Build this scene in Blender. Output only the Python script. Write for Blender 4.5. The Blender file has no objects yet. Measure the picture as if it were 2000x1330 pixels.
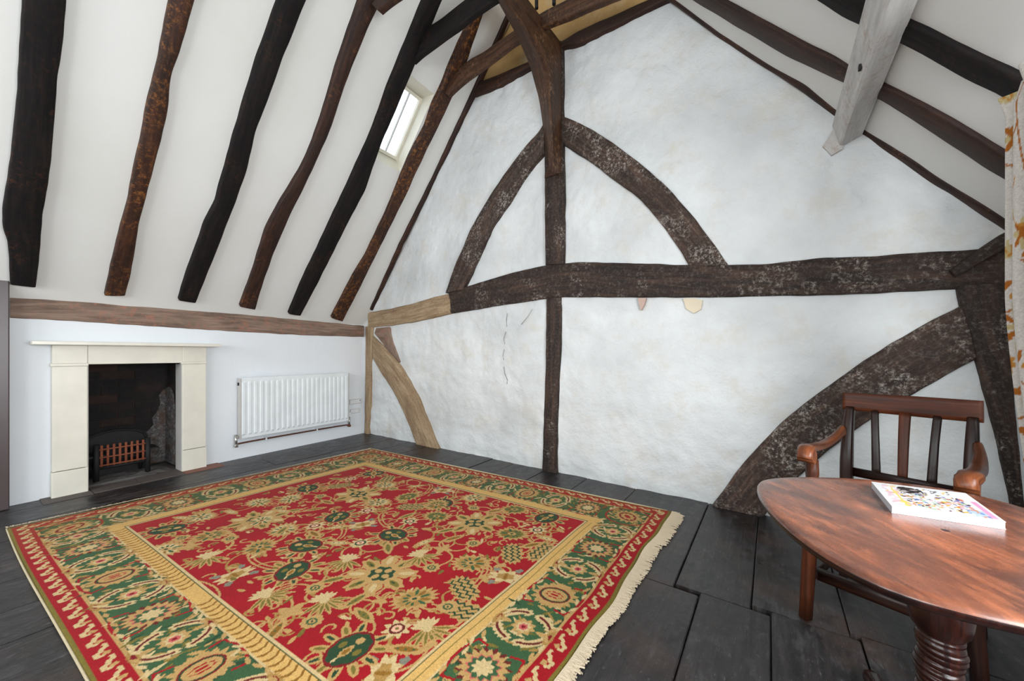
import bpy, bmesh, math, random
import numpy as np
from mathutils import Vector, noise as mn
random.seed(7); rng = np.random.default_rng(7)
SC = bpy.context.scene
COL = SC.collection
# ------------------------------------------------------------------ camera
# world = room: x across the gable, y=0 the gable wall, the room runs to -y, z up
F, H, HY, CX = 725.0, 1.1, 690.0, 1000.0
G = np.array([1036.0, -F]); G /= np.linalg.norm(G)
N2 = np.array([-G[1], G[0]])
_c = np.array([(713 - CX) / F, 1.0]) * F * H / (845 - HY)
CAM = np.array([-(_c @ G), -(_c @ N2), H])
cam = bpy.data.objects.new('camera', bpy.data.cameras.new('camera'))
COL.objects.link(cam)
cam.data.sensor_width = 36; cam.data.lens = F / 2000 * 36
cam.data.shift_y = (HY - 665) / 2000
cam.data.clip_start = 0.02
cam.location = CAM
cam.rotation_euler = (math.pi / 2, 0, math.atan2(-G[1], N2[1]))
SC.camera = cam
# ------------------------------------------------------------------ light, exposure
SC.view_settings.view_transform = 'Standard'; SC.view_settings.look = 'None'
SC.view_settings.gamma = 1.0; SC.view_settings.use_curve_mapping = False
SC.view_settings.exposure = -0.04
W = bpy.data.worlds.new('sky'); SC.world = W; W.use_nodes = True
bg = W.node_tree.nodes['Background']; bg.inputs[0].default_value = (0.86, 0.93, 1.0, 1); bg.inputs[1].default_value = 3.0
def area(name, loc, rot, sx, sy, power, colr=(1, 1, 1)):
    l = bpy.data.lights.new(name, 'AREA'); l.shape = 'RECTANGLE'; l.size = sx; l.size_y = sy
    l.energy = power; l.color = colr
    o = bpy.data.objects.new(name, l); o.location = loc; o.rotation_euler = rot; COL.objects.link(o); return o
# daylight through the side window and roof light; broad fill added behind the camera
area('side_window_daylight', (5.60, -2.45, 1.22), (0, math.pi / 2, 0), 1.0, 1.7, 102, (0.95, 0.98, 1.0))
area('rear_fill_light', (1.7, -6.05, 1.75), (math.pi / 2, 0, 0), 1.7, 1.5, 71, (0.98, 0.99, 1.0))
area('rear_fill_light', (4.1, -6.05, 1.75), (math.pi / 2, 0, 0), 1.7, 1.5, 71, (0.98, 0.99, 1.0))

# ------------------------------------------------------------------ projection helpers
def ray(px, py):
    d = np.array([(px - CX) / F, 1.0]); return np.array([d @ G, d @ N2, (HY - py) / F])
def on(px, py, P, N):
    d = ray(px, py); return CAM + d * ((np.array(P, float) - CAM) @ np.array(N, float)) / (d @ np.array(N, float))
def fl(px, py, z=0.0): return on(px, py, (0, 0, z), (0, 0, 1))
def gb(px, py, y=0.0): return on(px, py, (0, y, 0), (0, 1, 0))
LD = ray(1466, 690); LD /= np.linalg.norm(LD)             # direction of the left wall, towards the corner
LN = np.array([LD[1], -LD[0], 0.0])                        # into the room
def lw(px, py, off=0.0): return on(px, py, LN * off, LN)
PA, PB = gb(725, 610), gb(930, 180)
NS = np.cross(PB - PA, LD); NS /= np.linalg.norm(NS)
if NS[0] < 0: NS = -NS                                     # into the room
QA, QB = gb(1300, 0), gb(1960, 440)
NR = np.cross(QB - QA, [0, -1, 0]); NR /= np.linalg.norm(NR)
if NR[2] > 0: NR = -NR
YF = -6.2
XR = 5.74
# ------------------------------------------------------------------ object helpers
def tag(o, label=None, cat=None, group=None, kind=None):
    if label: o['label'] = label
    if cat: o['category'] = cat
    if group: o['group'] = group
    if kind: o['kind'] = kind
    return o
def mesh_obj(name, verts, faces, mat=None, parent=None, smooth=False, uvs=None):
    me = bpy.data.meshes.new(name)
    me.from_pydata([tuple(float(c) for c in v) for v in verts], [], faces)
    if uvs is not None:
        uvl = me.uv_layers.new(name='UVMap')
        li = np.empty(len(me.loops), dtype=np.int32); me.loops.foreach_get('vertex_index', li)
        uvl.data.foreach_set('uv', np.asarray(uvs, dtype=np.float32)[li].ravel())
    if smooth: me.polygons.foreach_set('use_smooth', [True] * len(me.polygons))
    if mat: me.materials.append(mat)
    me.update()
    o = bpy.data.objects.new(name, me); COL.objects.link(o)
    if parent is not None: o.parent = parent
    return o
def empty(name, loc=(0, 0, 0), rz=0.0):
    o = bpy.data.objects.new(name, None); COL.objects.link(o)
    o.location = loc; o.rotation_euler = (0, 0, rz); o.empty_display_size = 0.1; return o
def bm_obj(name, bm, mat, parent=None, smooth=False):
    bmesh.ops.recalc_face_normals(bm, faces=bm.faces[:])
    me = bpy.data.meshes.new(name); bm.to_mesh(me); bm.free()
    if smooth: me.polygons.foreach_set('use_smooth', [True] * len(me.polygons))
    if mat: me.materials.append(mat)
    o = bpy.data.objects.new(name, me); COL.objects.link(o)
    if parent is not None: o.parent = parent
    return o
def bm_box(bm, o, ax, ay, az, bevel=0.0):
    """box from corner o with edge vectors"""
    o, ax, ay, az = map(Vector, (o, ax, ay, az))
    vs = [bm.verts.new(o + ax * i + ay * j + az * k) for k in (0, 1) for j in (0, 1) for i in (0, 1)]
    fs = [(0, 1, 3, 2), (4, 6, 7, 5), (0, 4, 5, 1), (2, 3, 7, 6), (0, 2, 6, 4), (1, 5, 7, 3)]
    f = [bm.faces.new([vs[i] for i in q]) for q in fs]
    if bevel > 0:
        es = list({e for q in f for e in q.edges})
        bmesh.ops.bevel(bm, geom=es, offset=bevel, segments=2, affect='EDGES', profile=0.6)
def box(name, o, ax, ay, az, mat, parent=None, bevel=0.003):
    bm = bmesh.new(); bm_box(bm, o, ax, ay, az, bevel); return bm_obj(name, bm, mat, parent)
def lbox(name, y0, y1, z0, z1, f0, f1, mat, parent=None, bevel=0.003):
    """box on the left wall: along the wall y0..y1, height, offset from the wall face f0..f1"""
    def P(y, f): return LD * (y / LD[1]) + LN * f
    a = P(y0, f0); a[2] = z0
    return box(name, a, P(y1, f0) - P(y0, f0), LN * (f1 - f0), (0, 0, z1 - z0), mat, parent, bevel)
def LP(y, f, z):
    p = LD * (y / LD[1]) + LN * f; p[2] = z; return p
def loft(name, pts, sizes, mat, parent=None, up=(0, 0, 1), n=12, power=3.0, sub=1, caps=True):
    """tube of rounded-rectangle section along pts; sizes = (width, height) per point"""
    pts = np.array(pts, float); sizes = np.array(sizes, float)
    if sub > 1: pts = spline(pts, sub); sizes = np.array([np.interp(np.linspace(0, 1, len(pts)), np.linspace(0, 1, len(sizes)), sizes[:, k]) for k in (0, 1)]).T
    vs, fs, uv = [], [], []
    acc = 0
    upv = np.array(up, float)
    for i, p in enumerate(pts):
        t = pts[min(i + 1, len(pts) - 1)] - pts[max(i - 1, 0)]; t /= np.linalg.norm(t) + 1e-9
        s = np.cross(t, upv)
        if np.linalg.norm(s) < 1e-3: s = np.cross(t, (0, 1, 0))
        s /= np.linalg.norm(s); u = np.cross(s, t)
        if i: acc += np.linalg.norm(p - pts[i - 1])
        for k in range(n):
            a = 2 * math.pi * (k + 0.5) / n
            c, d = math.cos(a), math.sin(a)
            r = (abs(c) ** power + abs(d) ** power) ** (-1 / power)
            vs.append(p + s * c * r * sizes[i][0] / 2 + u * d * r * sizes[i][1] / 2)
            uv.append((k / n * 2 * (sizes[i][0] + sizes[i][1]), acc))
    m = len(pts)
    for i in range(m - 1):
        for k in range(n):
            a, b = i * n + k, i * n + (k + 1) % n
            fs.append((a, b, b + n, a + n))
    if caps:
        fs.append(tuple(range(n - 1, -1, -1))); fs.append(tuple((m - 1) * n + k for k in range(n)))
    o = mesh_obj(name, vs, fs, mat, parent, smooth=True, uvs=uv)
    bm = bmesh.new(); bm.from_mesh(o.data); bmesh.ops.recalc_face_normals(bm, faces=bm.faces[:]); bm.to_mesh(o.data); bm.free()
    for f in o.data.polygons:
        if len(f.vertices) > 4: f.use_smooth = False
    return o
def spline(P, k):
    P = np.array(P, float); n = len(P); out = []
    for i in range(n - 1):
        p0, p1, p2, p3 = P[max(i - 1, 0)], P[i], P[i + 1], P[min(i + 2, n - 1)]
        for j in range(k):
            t = j / k
            out.append(0.5 * ((2 * p1) + (-p0 + p2) * t + (2 * p0 - 5 * p1 + 4 * p2 - p3) * t * t + (-p0 + 3 * p1 - 3 * p2 + p3) * t ** 3))
    out.append(P[-1]); return np.array(out)
def lathe(name, prof, mat, parent=None, n=48, twist=None, centre=(0, 0)):
    vs, fs, uv = [], [], []
    for i, (r, z) in enumerate(prof):
        for k in range(n):
            a = 2 * math.pi * k / n; rr = r
            if twist: rr = r * (1 + twist(a, z))
            vs.append((centre[0] + rr * math.cos(a), centre[1] + rr * math.sin(a), z)); uv.append((k / n * .4, z))
    m = len(prof)
    for i in range(m - 1):
        for k in range(n):
            a, b = i * n + k, i * n + (k + 1) % n
            fs.append((a, b, b + n, a + n))
    fs.append(tuple(range(n - 1, -1, -1))); fs.append(tuple((m - 1) * n + k for k in range(n)))
    return mesh_obj(name, vs, fs, mat, parent, smooth=True, uvs=uv)
def tube(name, pts, r, mat, parent=None, n=8, sub=1):
    return loft(name, pts, [(2 * r, 2 * r)] * len(pts), mat, parent, n=n, power=2.0, sub=sub)

# ------------------------------------------------------------------ materials
def srgb(r, g, b):
    f = lambda c: (c / 255 / 12.92) if c / 255 <= 0.04045 else ((c / 255 + 0.055) / 1.055) ** 2.4
    return (f(r), f(g), f(b), 1.0)
class NT:
    def __init__(s, name):
        s.m = bpy.data.materials.new(name); s.m.use_nodes = True
        s.t = s.m.node_tree; s.b = s.t.nodes['Principled BSDF']; s.l = s.t.links
    def n(s, t, **k):
        x = s.t.nodes.new(t)
        for a, b in k.items():
            if a.startswith('i_'): x.inputs[a[2:].replace('_', ' ')].default_value = b
            else: setattr(x, a, b)
        return x
    def link(s, a, b): s.l.new(a, b)
    def coord(s, kind, scale=(1, 1, 1)):
        c = s.n('ShaderNodeTexCoord'); m = s.n('ShaderNodeMapping'); m.inputs['Scale'].default_value = scale
        s.link(c.outputs[kind], m.inputs['Vector']); return m.outputs[0]
    def noise(s, vec, scale, detail=4, rough=.55, dist=0):
        x = s.n('ShaderNodeTexNoise'); x.inputs['Scale'].default_value = scale; x.inputs['Detail'].default_value = detail
        x.inputs['Roughness'].default_value = rough; x.inputs['Distortion'].default_value = dist
        s.link(vec, x.inputs['Vector']); return x.outputs['Fac']
    def ramp(s, fac, stops):
        x = s.n('ShaderNodeValToRGB'); e = x.color_ramp.elements
        while len(e) < len(stops): e.new(0.5)
        for q, (p, c) in zip(e, stops): q.position = p; q.color = c if len(c) == 4 else (*c, 1)
        s.link(fac, x.inputs[0]); return x.outputs[0]
    def mix(s, fac, a, b, mode='MIX'):
        x = s.n('ShaderNodeMix', data_type='RGBA', blend_type=mode)
        for k, v in ((0, fac), (6, a), (7, b)):
            if isinstance(v, (int, float, tuple)): x.inputs[k].default_value = v
            else: s.link(v, x.inputs[k])
        return x.outputs[2]
    def bump(s, h, strength, dist=0.01, prev=None):
        x = s.n('ShaderNodeBump'); x.inputs['Strength'].default_value = strength; x.inputs['Distance'].default_value = dist
        s.link(h, x.inputs['Height'])
        if prev: s.link(prev, x.inputs['Normal'])
        return x.outputs[0]
    def done(s, col=None, rough=None, nrm=None, **k):
        for v, i in ((col, 'Base Color'), (rough, 'Roughness'), (nrm, 'Normal')):
            if v is None: continue
            if isinstance(v, (int, float, tuple)): s.b.inputs[i].default_value = v
            else: s.link(v, s.b.inputs[i])
        for a, b in k.items(): s.b.inputs[a.replace('_', ' ')].default_value = b
        return s.m
BW = ((0, 0, 0, 1), (1, 1, 1, 1))
def plaster(name, base, tint, bump1, bump2, bs=6.0, rough=.85, stain=None):
    m = NT(name); v = m.coord('Object')
    a = m.noise(v, 1.3, 5); b = m.noise(v, bs, 6, .6); c = m.noise(v, 70, 3)
    col = m.mix(m.ramp(a, [(.35, BW[0]), (.7, BW[1])]), base, tint)
    if stain:
        col = m.mix(m.ramp(m.noise(v, 3.1, 7, .7), [(.52, BW[0]), (.74, (.6, .6, .6, 1))]), col, stain)
    n = m.bump(b, bump1, .03); n = m.bump(c, bump2, .004, n)
    return m.done(col, rough, n)
def timber(name, dark, mid, light, fleck=None, fl_amt=.5, fl_scale=9.0, rough=.55, bump=.5, spec=.3, bal=.5):
    """aged wood; grain runs along V of the UV map"""
    m = NT(name)
    v = m.coord('UV', (38, 2.6, 1)); w = m.coord('UV', (7, 1.6, 1)); o = m.coord('Object')
    g = m.noise(v, 1.0, 8, .65, .6); p = m.noise(w, 1.6, 5, .6); q = m.noise(o, 1.7, 3)
    col = m.ramp(g, [(.3, dark), (bal, mid), (.82, light)])
    col = m.mix(m.ramp(p, [(.32, (.75, .75, .75, 1)), (.62, BW[0])]), col, dark)
    if fleck:
        f1 = m.noise(o, fl_scale * .35, 3, .6); f2 = m.noise(o, fl_scale * 4.5, 8, .85)
        f = m.n('ShaderNodeMath', operation='MULTIPLY'); m.link(m.ramp(f1, [(.58 - .16 * fl_amt, (.12, .12, .12, 1)), (.74 - .14 * fl_amt, BW[1])]), f.inputs[0])
        m.link(m.ramp(f2, [(.50, BW[0]), (.64, (.9, .9, .9, 1))]), f.inputs[1])
        col = m.mix(f.outputs[0], col, fleck)
    n = m.bump(g, bump, .006); n = m.bump(m.noise(o, 26, 6, .7), bump * .7, .006, n)
    return m.done(col, rough, n, Specular_IOR_Level=spec)
def flat(name, col, rough=.5, metal=0.0, bump=0.0, scale=40, **k):
    m = NT(name); v = m.coord('Object')
    c = m.mix(m.ramp(m.noise(v, 6, 4), [(.35, BW[0]), (.7, (.5, .5, .5, 1))]), col, tuple(x * .82 for x in col[:3]) + (1,))
    n = m.bump(m.noise(v, scale, 3), bump, .003) if bump else None
    return m.done(c, rough, n, Metallic=metal, **k)
M = {}
M['gable'] = plaster('gable limewash', srgb(218, 221, 221), srgb(190, 193, 193), .9, .35, 5, stain=srgb(198, 188, 170))
M['white'] = plaster('white wall paint', srgb(232, 236, 240), srgb(226, 231, 236), .12, .1)
M['slope'] = plaster('cream ceiling paint', srgb(223, 223, 220), srgb(217, 217, 212), .08, .06, 2)
M['ochre'] = plaster('ochre plaster', srgb(196, 160, 104), srgb(150, 118, 72), .4, .3, 5, stain=srgb(200, 190, 165))
M['black_oak'] = timber('black oak', srgb(14, 14, 15), srgb(26, 24, 24), srgb(48, 38, 32), srgb(96, 58, 34), .05, rough=.7, bump=.4, spec=.15)
M['rust_oak'] = timber('brown oak with orange wear', srgb(26, 16, 12), srgb(56, 32, 22), srgb(96, 56, 32), srgb(168, 108, 50), 1.25, 6.5, .6)
M['brown_oak'] = timber('dark brown oak', srgb(24, 15, 12), srgb(50, 30, 22), srgb(84, 50, 34), srgb(125, 78, 44), .22, 8, .6)
M['frame_oak'] = timber('limewashed frame oak', srgb(24, 18, 15), srgb(52, 38, 31), srgb(92, 68, 54), srgb(196, 186, 176), .35, 10, .7, .9)
M['frame_oak_pale'] = timber('limewashed brace oak', srgb(32, 24, 20), srgb(64, 48, 40), srgb(108, 84, 70), srgb(205, 196, 186), .75, 10, .7, 1.0)
M['plate_oak'] = timber('weathered plate oak', srgb(92, 76, 66), srgb(142, 120, 106), srgb(172, 152, 136), srgb(170, 112, 92), 1.3, 4, .75, .8)
M['cream_oak'] = timber('cream painted oak', srgb(122, 102, 78), srgb(164, 142, 112), srgb(192, 174, 144), srgb(120, 72, 60), 1.1, 9, .75, .6)
M['brace_oak'] = timber('warm brown oak', srgb(34, 21, 14), srgb(70, 44, 28), srgb(112, 74, 46), srgb(196, 150, 110), .12, 7, .55, .5)
M['purlin'] = timber('grey white painted wood', srgb(165, 163, 160), srgb(196, 195, 193), srgb(216, 214, 210), srgb(150, 118, 92), .35, 5, .6, .4)
M['floor'] = None
def floor_mat():
    m = NT('black waxed elm boards'); v = m.coord('UV', (26, 1.8, 1)); o = m.coord('Object')
    oi = m.n('ShaderNodeObjectInfo')
    g = m.noise(v, 1, 8, .65, .8); p = m.noise(o, 2.3, 6, .65); d = m.noise(m.coord('UV', (13, 6, 1)), 1, 9, .8)
    col = m.ramp(g, [(.3, srgb(14, 13, 14)), (.52, srgb(33, 31, 31)), (.8, srgb(60, 54, 52))])
    col = m.mix(m.ramp(p, [(.52, BW[0]), (.78, (.6, .6, .6, 1))]), col, srgb(88, 60, 46))
    sc = m.noise(m.coord('UV', (70, 22, 1)), 1, 6, .8)
    col = m.mix(m.ramp(d, [(.5, BW[0]), (.72, (.42, .42, .42, 1))]), col, srgb(120, 118, 122))
    col = m.mix(m.ramp(sc, [(.57, BW[0]), (.72, (.42, .42, .42, 1))]), col, srgb(150, 148, 148))
    col = m.mix(m.ramp(oi.outputs['Random'], [(0, BW[0]), (1, (.35, .35, .35, 1))]), col, srgb(30, 28, 30))
    r = m.ramp(d, [(.35, (.24, .24, .24, 1)), (.65, (.55, .55, .55, 1))])
    n = m.bump(g, .5, .006); n = m.bump(m.noise(o, 3, 3), .6, .025, n); n = m.bump(d, .35, .008, n)
    return m.done(col, r, n)
M['floor'] = floor_mat()
M['under'] = flat('dark dusty gap', srgb(40, 38, 38), .9)
M['cream'] = flat('cream eggshell paint', srgb(226, 222, 208), .4, bump=.05)
M['shelf'] = flat('cream shelf paint', srgb(228, 224, 212), .35)
M['rad'] = flat('white radiator enamel', srgb(234, 240, 242), .3)
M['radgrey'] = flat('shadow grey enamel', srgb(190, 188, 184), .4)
M['plastic'] = flat('white plastic', srgb(230, 232, 234), .35)
M['copper'] = flat('dull copper pipe', srgb(122, 78, 62), .4, .7)
M['chrome'] = flat('chrome valve', srgb(190, 188, 184), .25, .9)
M['iron'] = flat('sooty cast iron', srgb(34, 33, 34), .65, .3, .5, 60)
M['rust'] = flat('rusted iron bars', srgb(150, 84, 58), .8, .1, .5, 90)
M['slate'] = flat('grey brown hearth slab', srgb(84, 76, 72), .7, bump=.3)
M['redtile'] = flat('red hearth tile', srgb(128, 84, 70), .75, bump=.3)
M['ash'] = flat('ash and grit', srgb(96, 92, 90), .95, bump=1.0, scale=120)
M['doorpaint'] = flat('dark plum brown gloss paint', srgb(74, 62, 62), .35)
M['glassframe'] = flat('cream window paint', srgb(226, 222, 206), .5)
def soot_mat():
    m = NT('sooted brick'); o = m.coord('Object')
    a = m.noise(o, 5, 7, .7); b = m.noise(o, 14, 8, .75); oi = m.n('ShaderNodeObjectInfo')
    col = m.ramp(b, [(.3, srgb(18, 17, 17)), (.6, srgb(38, 32, 30)), (.78, srgb(92, 58, 38))])
    col = m.mix(m.ramp(a, [(.42, (.85, .85, .85, 1)), (.6, BW[0])]), col, srgb(20, 19, 20))
    col = m.mix(m.ramp(oi.outputs['Random'], [(.6, BW[0]), (1, (.25, .25, .25, 1))]), col, srgb(90, 56, 40))
    return m.done(col, .9, m.bump(b, .8, .01))
M['soot'] = soot_mat()
def render_mat():
    m = NT('burnt grey render'); o = m.coord('Object')
    a = m.noise(o, 8, 8, .75); b = m.noise(o, 26, 8, .8)
    col = m.ramp(b, [(.34, srgb(40, 36, 35)), (.52, srgb(104, 101, 100)), (.70, srgb(176, 174, 172))])
    col = m.mix(m.ramp(a, [(.48, BW[0]), (.6, (.8, .8, .8, 1))]), col, srgb(92, 66, 52))
    return m.done(col, .95, m.bump(b, 1, .02))
M['render'] = render_mat()
def vcol_mat(name, rough=.95, sheen=.2, bumpy=True):
    m = NT(name); a = m.n('ShaderNodeVertexColor'); a.layer_name = 'Col'; o = m.coord('Object')
    c = m.mix(m.ramp(m.noise(o, 160, 3), [(.3, BW[0]), (.75, (.28, .28, .28, 1))]), a.outputs[0], (0.02, 0.015, 0.01, 1)) if bumpy else a.outputs[0]
    n = m.bump(m.noise(o, 230, 3), .5, .004) if bumpy else None
    m.b.inputs['Sheen Weight'].default_value = sheen; m.b.inputs['Specular IOR Level'].default_value = .5 if rough < .5 else .1
    return m.done(c, rough, n)
M['rug'] = vcol_mat('wool rug pile', 1.0, .04)
M['fringe'] = flat('cream cotton fringe', srgb(196, 180, 154), .95, bump=.8, scale=200)
M['selvage'] = flat('cream wool binding', srgb(188, 174, 142), .95, bump=.8, scale=200)
M['linen'] = vcol_mat('embroidered linen', .9, .1)
M['print'] = vcol_mat('glossy printed cover', .3, 0, False)
M['paper'] = flat('white page edges', srgb(190, 190, 194), .6, bump=.3, scale=300)
def table_mat():
    m = NT('old polished fruitwood'); v = m.coord('UV', (17, 3.2, 1)); o = m.coord('UV', (1, .5, 1)); ob = m.coord('Object')
    g = m.noise(v, 1, 8, .62, 1.2); p = m.noise(o, 6, 5, .6, .8); s = m.noise(ob, 20, 8, .8)
    col = m.ramp(g, [(.26, srgb(62, 36, 28)), (.44, srgb(100, 57, 39)), (.62, srgb(138, 79, 52)), (.82, srgb(170, 108, 76))])
    col = m.mix(m.ramp(p, [(.38, (.85, .85, .85, 1)), (.6, BW[0])]), col, srgb(66, 42, 36))
    b2 = m.noise(m.coord('UV', (5, 1.6, 1)), 2.5, 6, .7)
    col = m.mix(m.ramp(b2, [(.5, BW[0]), (.75, (.6, .6, .6, 1))]), col, srgb(176, 104, 68))
    col = m.mix(m.ramp(s, [(.64, BW[0]), (.72, (.75, .75, .75, 1))]), col, srgb(56, 34, 30))
    r = m.ramp(s, [(.3, (.17, .17, .17, 1)), (.7, (.34, .34, .34, 1))])
    return m.done(col, r, m.bump(g, .12, .003), Coat_Weight=.25, Coat_Roughness=.2)
M['table'] = table_mat()
M['turned'] = timber('dark polished turned wood', srgb(16, 8, 7), srgb(38, 17, 13), srgb(66, 30, 20), None, rough=.2, bump=.08)
M['chair'] = timber('dark red chair wood', srgb(18, 10, 8), srgb(40, 20, 13), srgb(70, 36, 20), None, rough=.33, bump=.15)
M['chair_rail'] = timber('red brown chair rail wood', srgb(42, 18, 8), srgb(88, 41, 17), srgb(120, 62, 27), None, rough=.5, bump=.12)
M['chair_arm'] = timber('worn orange chair arm wood', srgb(58, 30, 18), srgb(120, 66, 38), srgb(176, 108, 66), None, rough=.3, bump=.1)
def glass_mat():
    m = NT('window glass'); return m.done((.95, .98, 1, 1), .02, None, Transmission_Weight=1.0, IOR=1.1)
M['glass'] = glass_mat()

# ------------------------------------------------------------------ traced timbers
def resample(P, n):
    P = np.array(P, float); d = np.r_[0, np.cumsum(np.linalg.norm(np.diff(P, axis=0), axis=1))]
    t = np.linspace(0, d[-1], n); return np.array([np.interp(t, d, P[:, k]) for k in range(P.shape[1])]).T
def smooth(P, k=1):
    P = P.copy()
    for _ in range(k): P[1:-1] = (P[:-2] + 2 * P[1:-1] + P[2:]) / 4
    return P
def timber_slab(name, A, B, mat, plane, nin, proud=.05, back=.03, step=.03, rough=.004, parent=None, seed=0, unproject=True):
    """timber whose visible face is bounded by edge lines A and B lying on plane+nin*proud; runs back into the wall"""
    nin = np.array(nin, float); plane = np.array(plane, float)
    if unproject:
        A = np.array([on(x, y, plane + nin * proud, nin) for x, y in A]); B = np.array([on(x, y, plane + nin * proud, nin) for x, y in B])
    else: A, B = np.array(A, float), np.array(B, float)
    L = np.linalg.norm(np.diff(A, axis=0), axis=1).sum(); n = max(6, int(L / step))
    A = smooth(resample(A, n), 2); B = smooth(resample(B, n), 2)
    vs, fs, uv = [], [], []; K = 11
    for i in range(n):
        a, b = A[i], B[i]; w = b - a; W_ = np.linalg.norm(w); wd = w / (W_ + 1e-9)
        va = i / (n - 1) * L
        ja = mn.noise(Vector((va * 9, seed * 3.1, 0))) * rough; jb = mn.noise(Vector((va * 9, seed * 3.1, 7))) * rough
        a = a - wd * ja; b = b + wd * jb; bev = min(.012, W_ * .2)
        prof = [(0, -(proud + back)), (0, -(proud + back) * .45), (0, -bev), (bev * .35, -bev * .3), (bev, 0)]
        prof += [(W_ * .5, .003)]
        prof += [(W_ - bev, 0), (W_ - bev * .35, -bev * .3), (W_, -bev), (W_, -(proud + back) * .45), (W_, -(proud + back))]
        for k, (s, hgt) in enumerate(prof):
            q = a + wd * s + nin * (hgt + (mn.noise(Vector((va * 6, s * 14, seed))) * rough if 1 < k < 9 else 0))
            vs.append(q); uv.append((s - hgt + seed * 1.37, va + seed * .77))
    for i in range(n - 1):
        for k in range(K - 1):
            a = i * K + k; fs.append((a, a + 1, a + 1 + K, a + K))
        fs.append((i * K + K - 1, i * K, (i + 1) * K, (i + 1) * K + K - 1))
    fs.append(tuple(range(K - 1, -1, -1))); fs.append(tuple((n - 1) * K + k for k in range(K)))
    o = mesh_obj(name, vs, fs, mat, parent, True, uv)
    bm = bmesh.new(); bm.from_mesh(o.data); bmesh.ops.recalc_face_normals(bm, faces=bm.faces[:]); bm.to_mesh(o.data); bm.free()
    for f in o.data.polygons:
        if len(f.vertices) > 4: f.use_smooth = False
    try: o.data.set_sharp_from_angle(angle=math.radians(50))
    except Exception: pass
    return o
GN = (0, -1, 0)

# ================================================================== SETTING
# floor with single boards
floor = box('floor', (-.6, YF - .2, -.12), (6.9, 0, 0), (0, -YF + .4, 0), (0, 0, .095), M['under'], None, 0)
tag(floor, 'dark waxed wide wooden floorboards across the whole room', kind='structure')
def plank(x0, x1, y0, y1, k):
    gap = .0022; nx, ny = 3, 8
    x0 += gap; x1 -= gap; y0 += gap; y1 -= gap
    tz = random.uniform(-.0025, .0015); tl = random.uniform(-.0015, .0015)
    xs = [x0, x0 + .004] + [x0 + (x1 - x0) * (i + 1) / (nx + 1) for i in range(nx)] + [x1 - .004, x1]
    ys = [y0 + (y1 - y0) * j / ny for j in range(ny + 1)]
    vs, fs, uv = [], [], []; NX = len(xs) + 2
    for j, y in enumerate(ys):
        wob = mn.noise(Vector((k * 3.3, y * 1.7, 0))) * .003
        vs.append((x0 + wob, y, -.028)); uv.append((x0 + k * .37, y + k))
        for i, x in enumerate(xs):
            e = i in (0, len(xs) - 1)
            z = tz + tl * (x - x0) * 3 + mn.noise(Vector((x * 4, y * 2, k))) * .0015 - (.0035 if e else 0)
            vs.append((x + wob * (1 if e or i in (1, len(xs) - 2) else .5), y, z)); uv.append((x + k * .37, y + k))
        vs.append((x1 + wob, y, -.028)); uv.append((x1 + k * .37, y + k))
    for j in range(ny):
        for i in range(NX - 1):
            a = j * NX + i; fs.append((a, a + 1, a + 1 + NX, a + NX))
    fs.append(tuple(range(NX - 1, -1, -1))); fs.append(tuple(ny * NX + i for i in range(NX)))
    o = mesh_obj('plank', vs, fs, M['floor'], floor, True, uv); 
    try: o.data.set_sharp_from_angle(angle=math.radians(25))
    except Exception: pass
k = 0
left_b = [-.02, .30, .62, .95, 1.27, 1.60, 1.945, 2.235, 2.51, 2.87, 3.288]
for i in range(len(left_b) - 1):
    cuts = [YF] + sorted(random.uniform(-5.6, -.5) for _ in range(3)) + [.03]
    cuts = [c for j, c in enumerate(cuts) if j == 0 or c - cuts[j - 1] > .3]
    if cuts[-1] != .03: cuts[-1] = .03
    for a, b in zip(cuts[:-1], cuts[1:]): plank(left_b[i], left_b[i + 1], a, b, k); k += 1
far_b = [3.288, 3.716, 4.24, 4.545, 4.87, 5.2, 5.5, 5.78]
jy = [-1.19, -1.185, -1.15, -1.12, -1.09, -1.07, -1.05]
for i in range(len(far_b) - 1): plank(far_b[i], far_b[i + 1], jy[i], .03, k); k += 1
near_b = [3.288, 3.74, 4.06, 4.348, 4.617, 4.90, 5.22, 5.5, 5.78]
ny0 = [-1.19, -1.19, -1.185, -1.15, -1.12, -1.09, -1.07, -1.05]
for i in range(len(near_b) - 1):
    cuts = [YF] + [random.uniform(-4.9, -3.2)] + [ny0[i] if i != 1 else -1.19]
    for a, b in zip(cuts[:-1], cuts[1:]): plank(near_b[i], near_b[i + 1], a, b, k); k += 1

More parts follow.
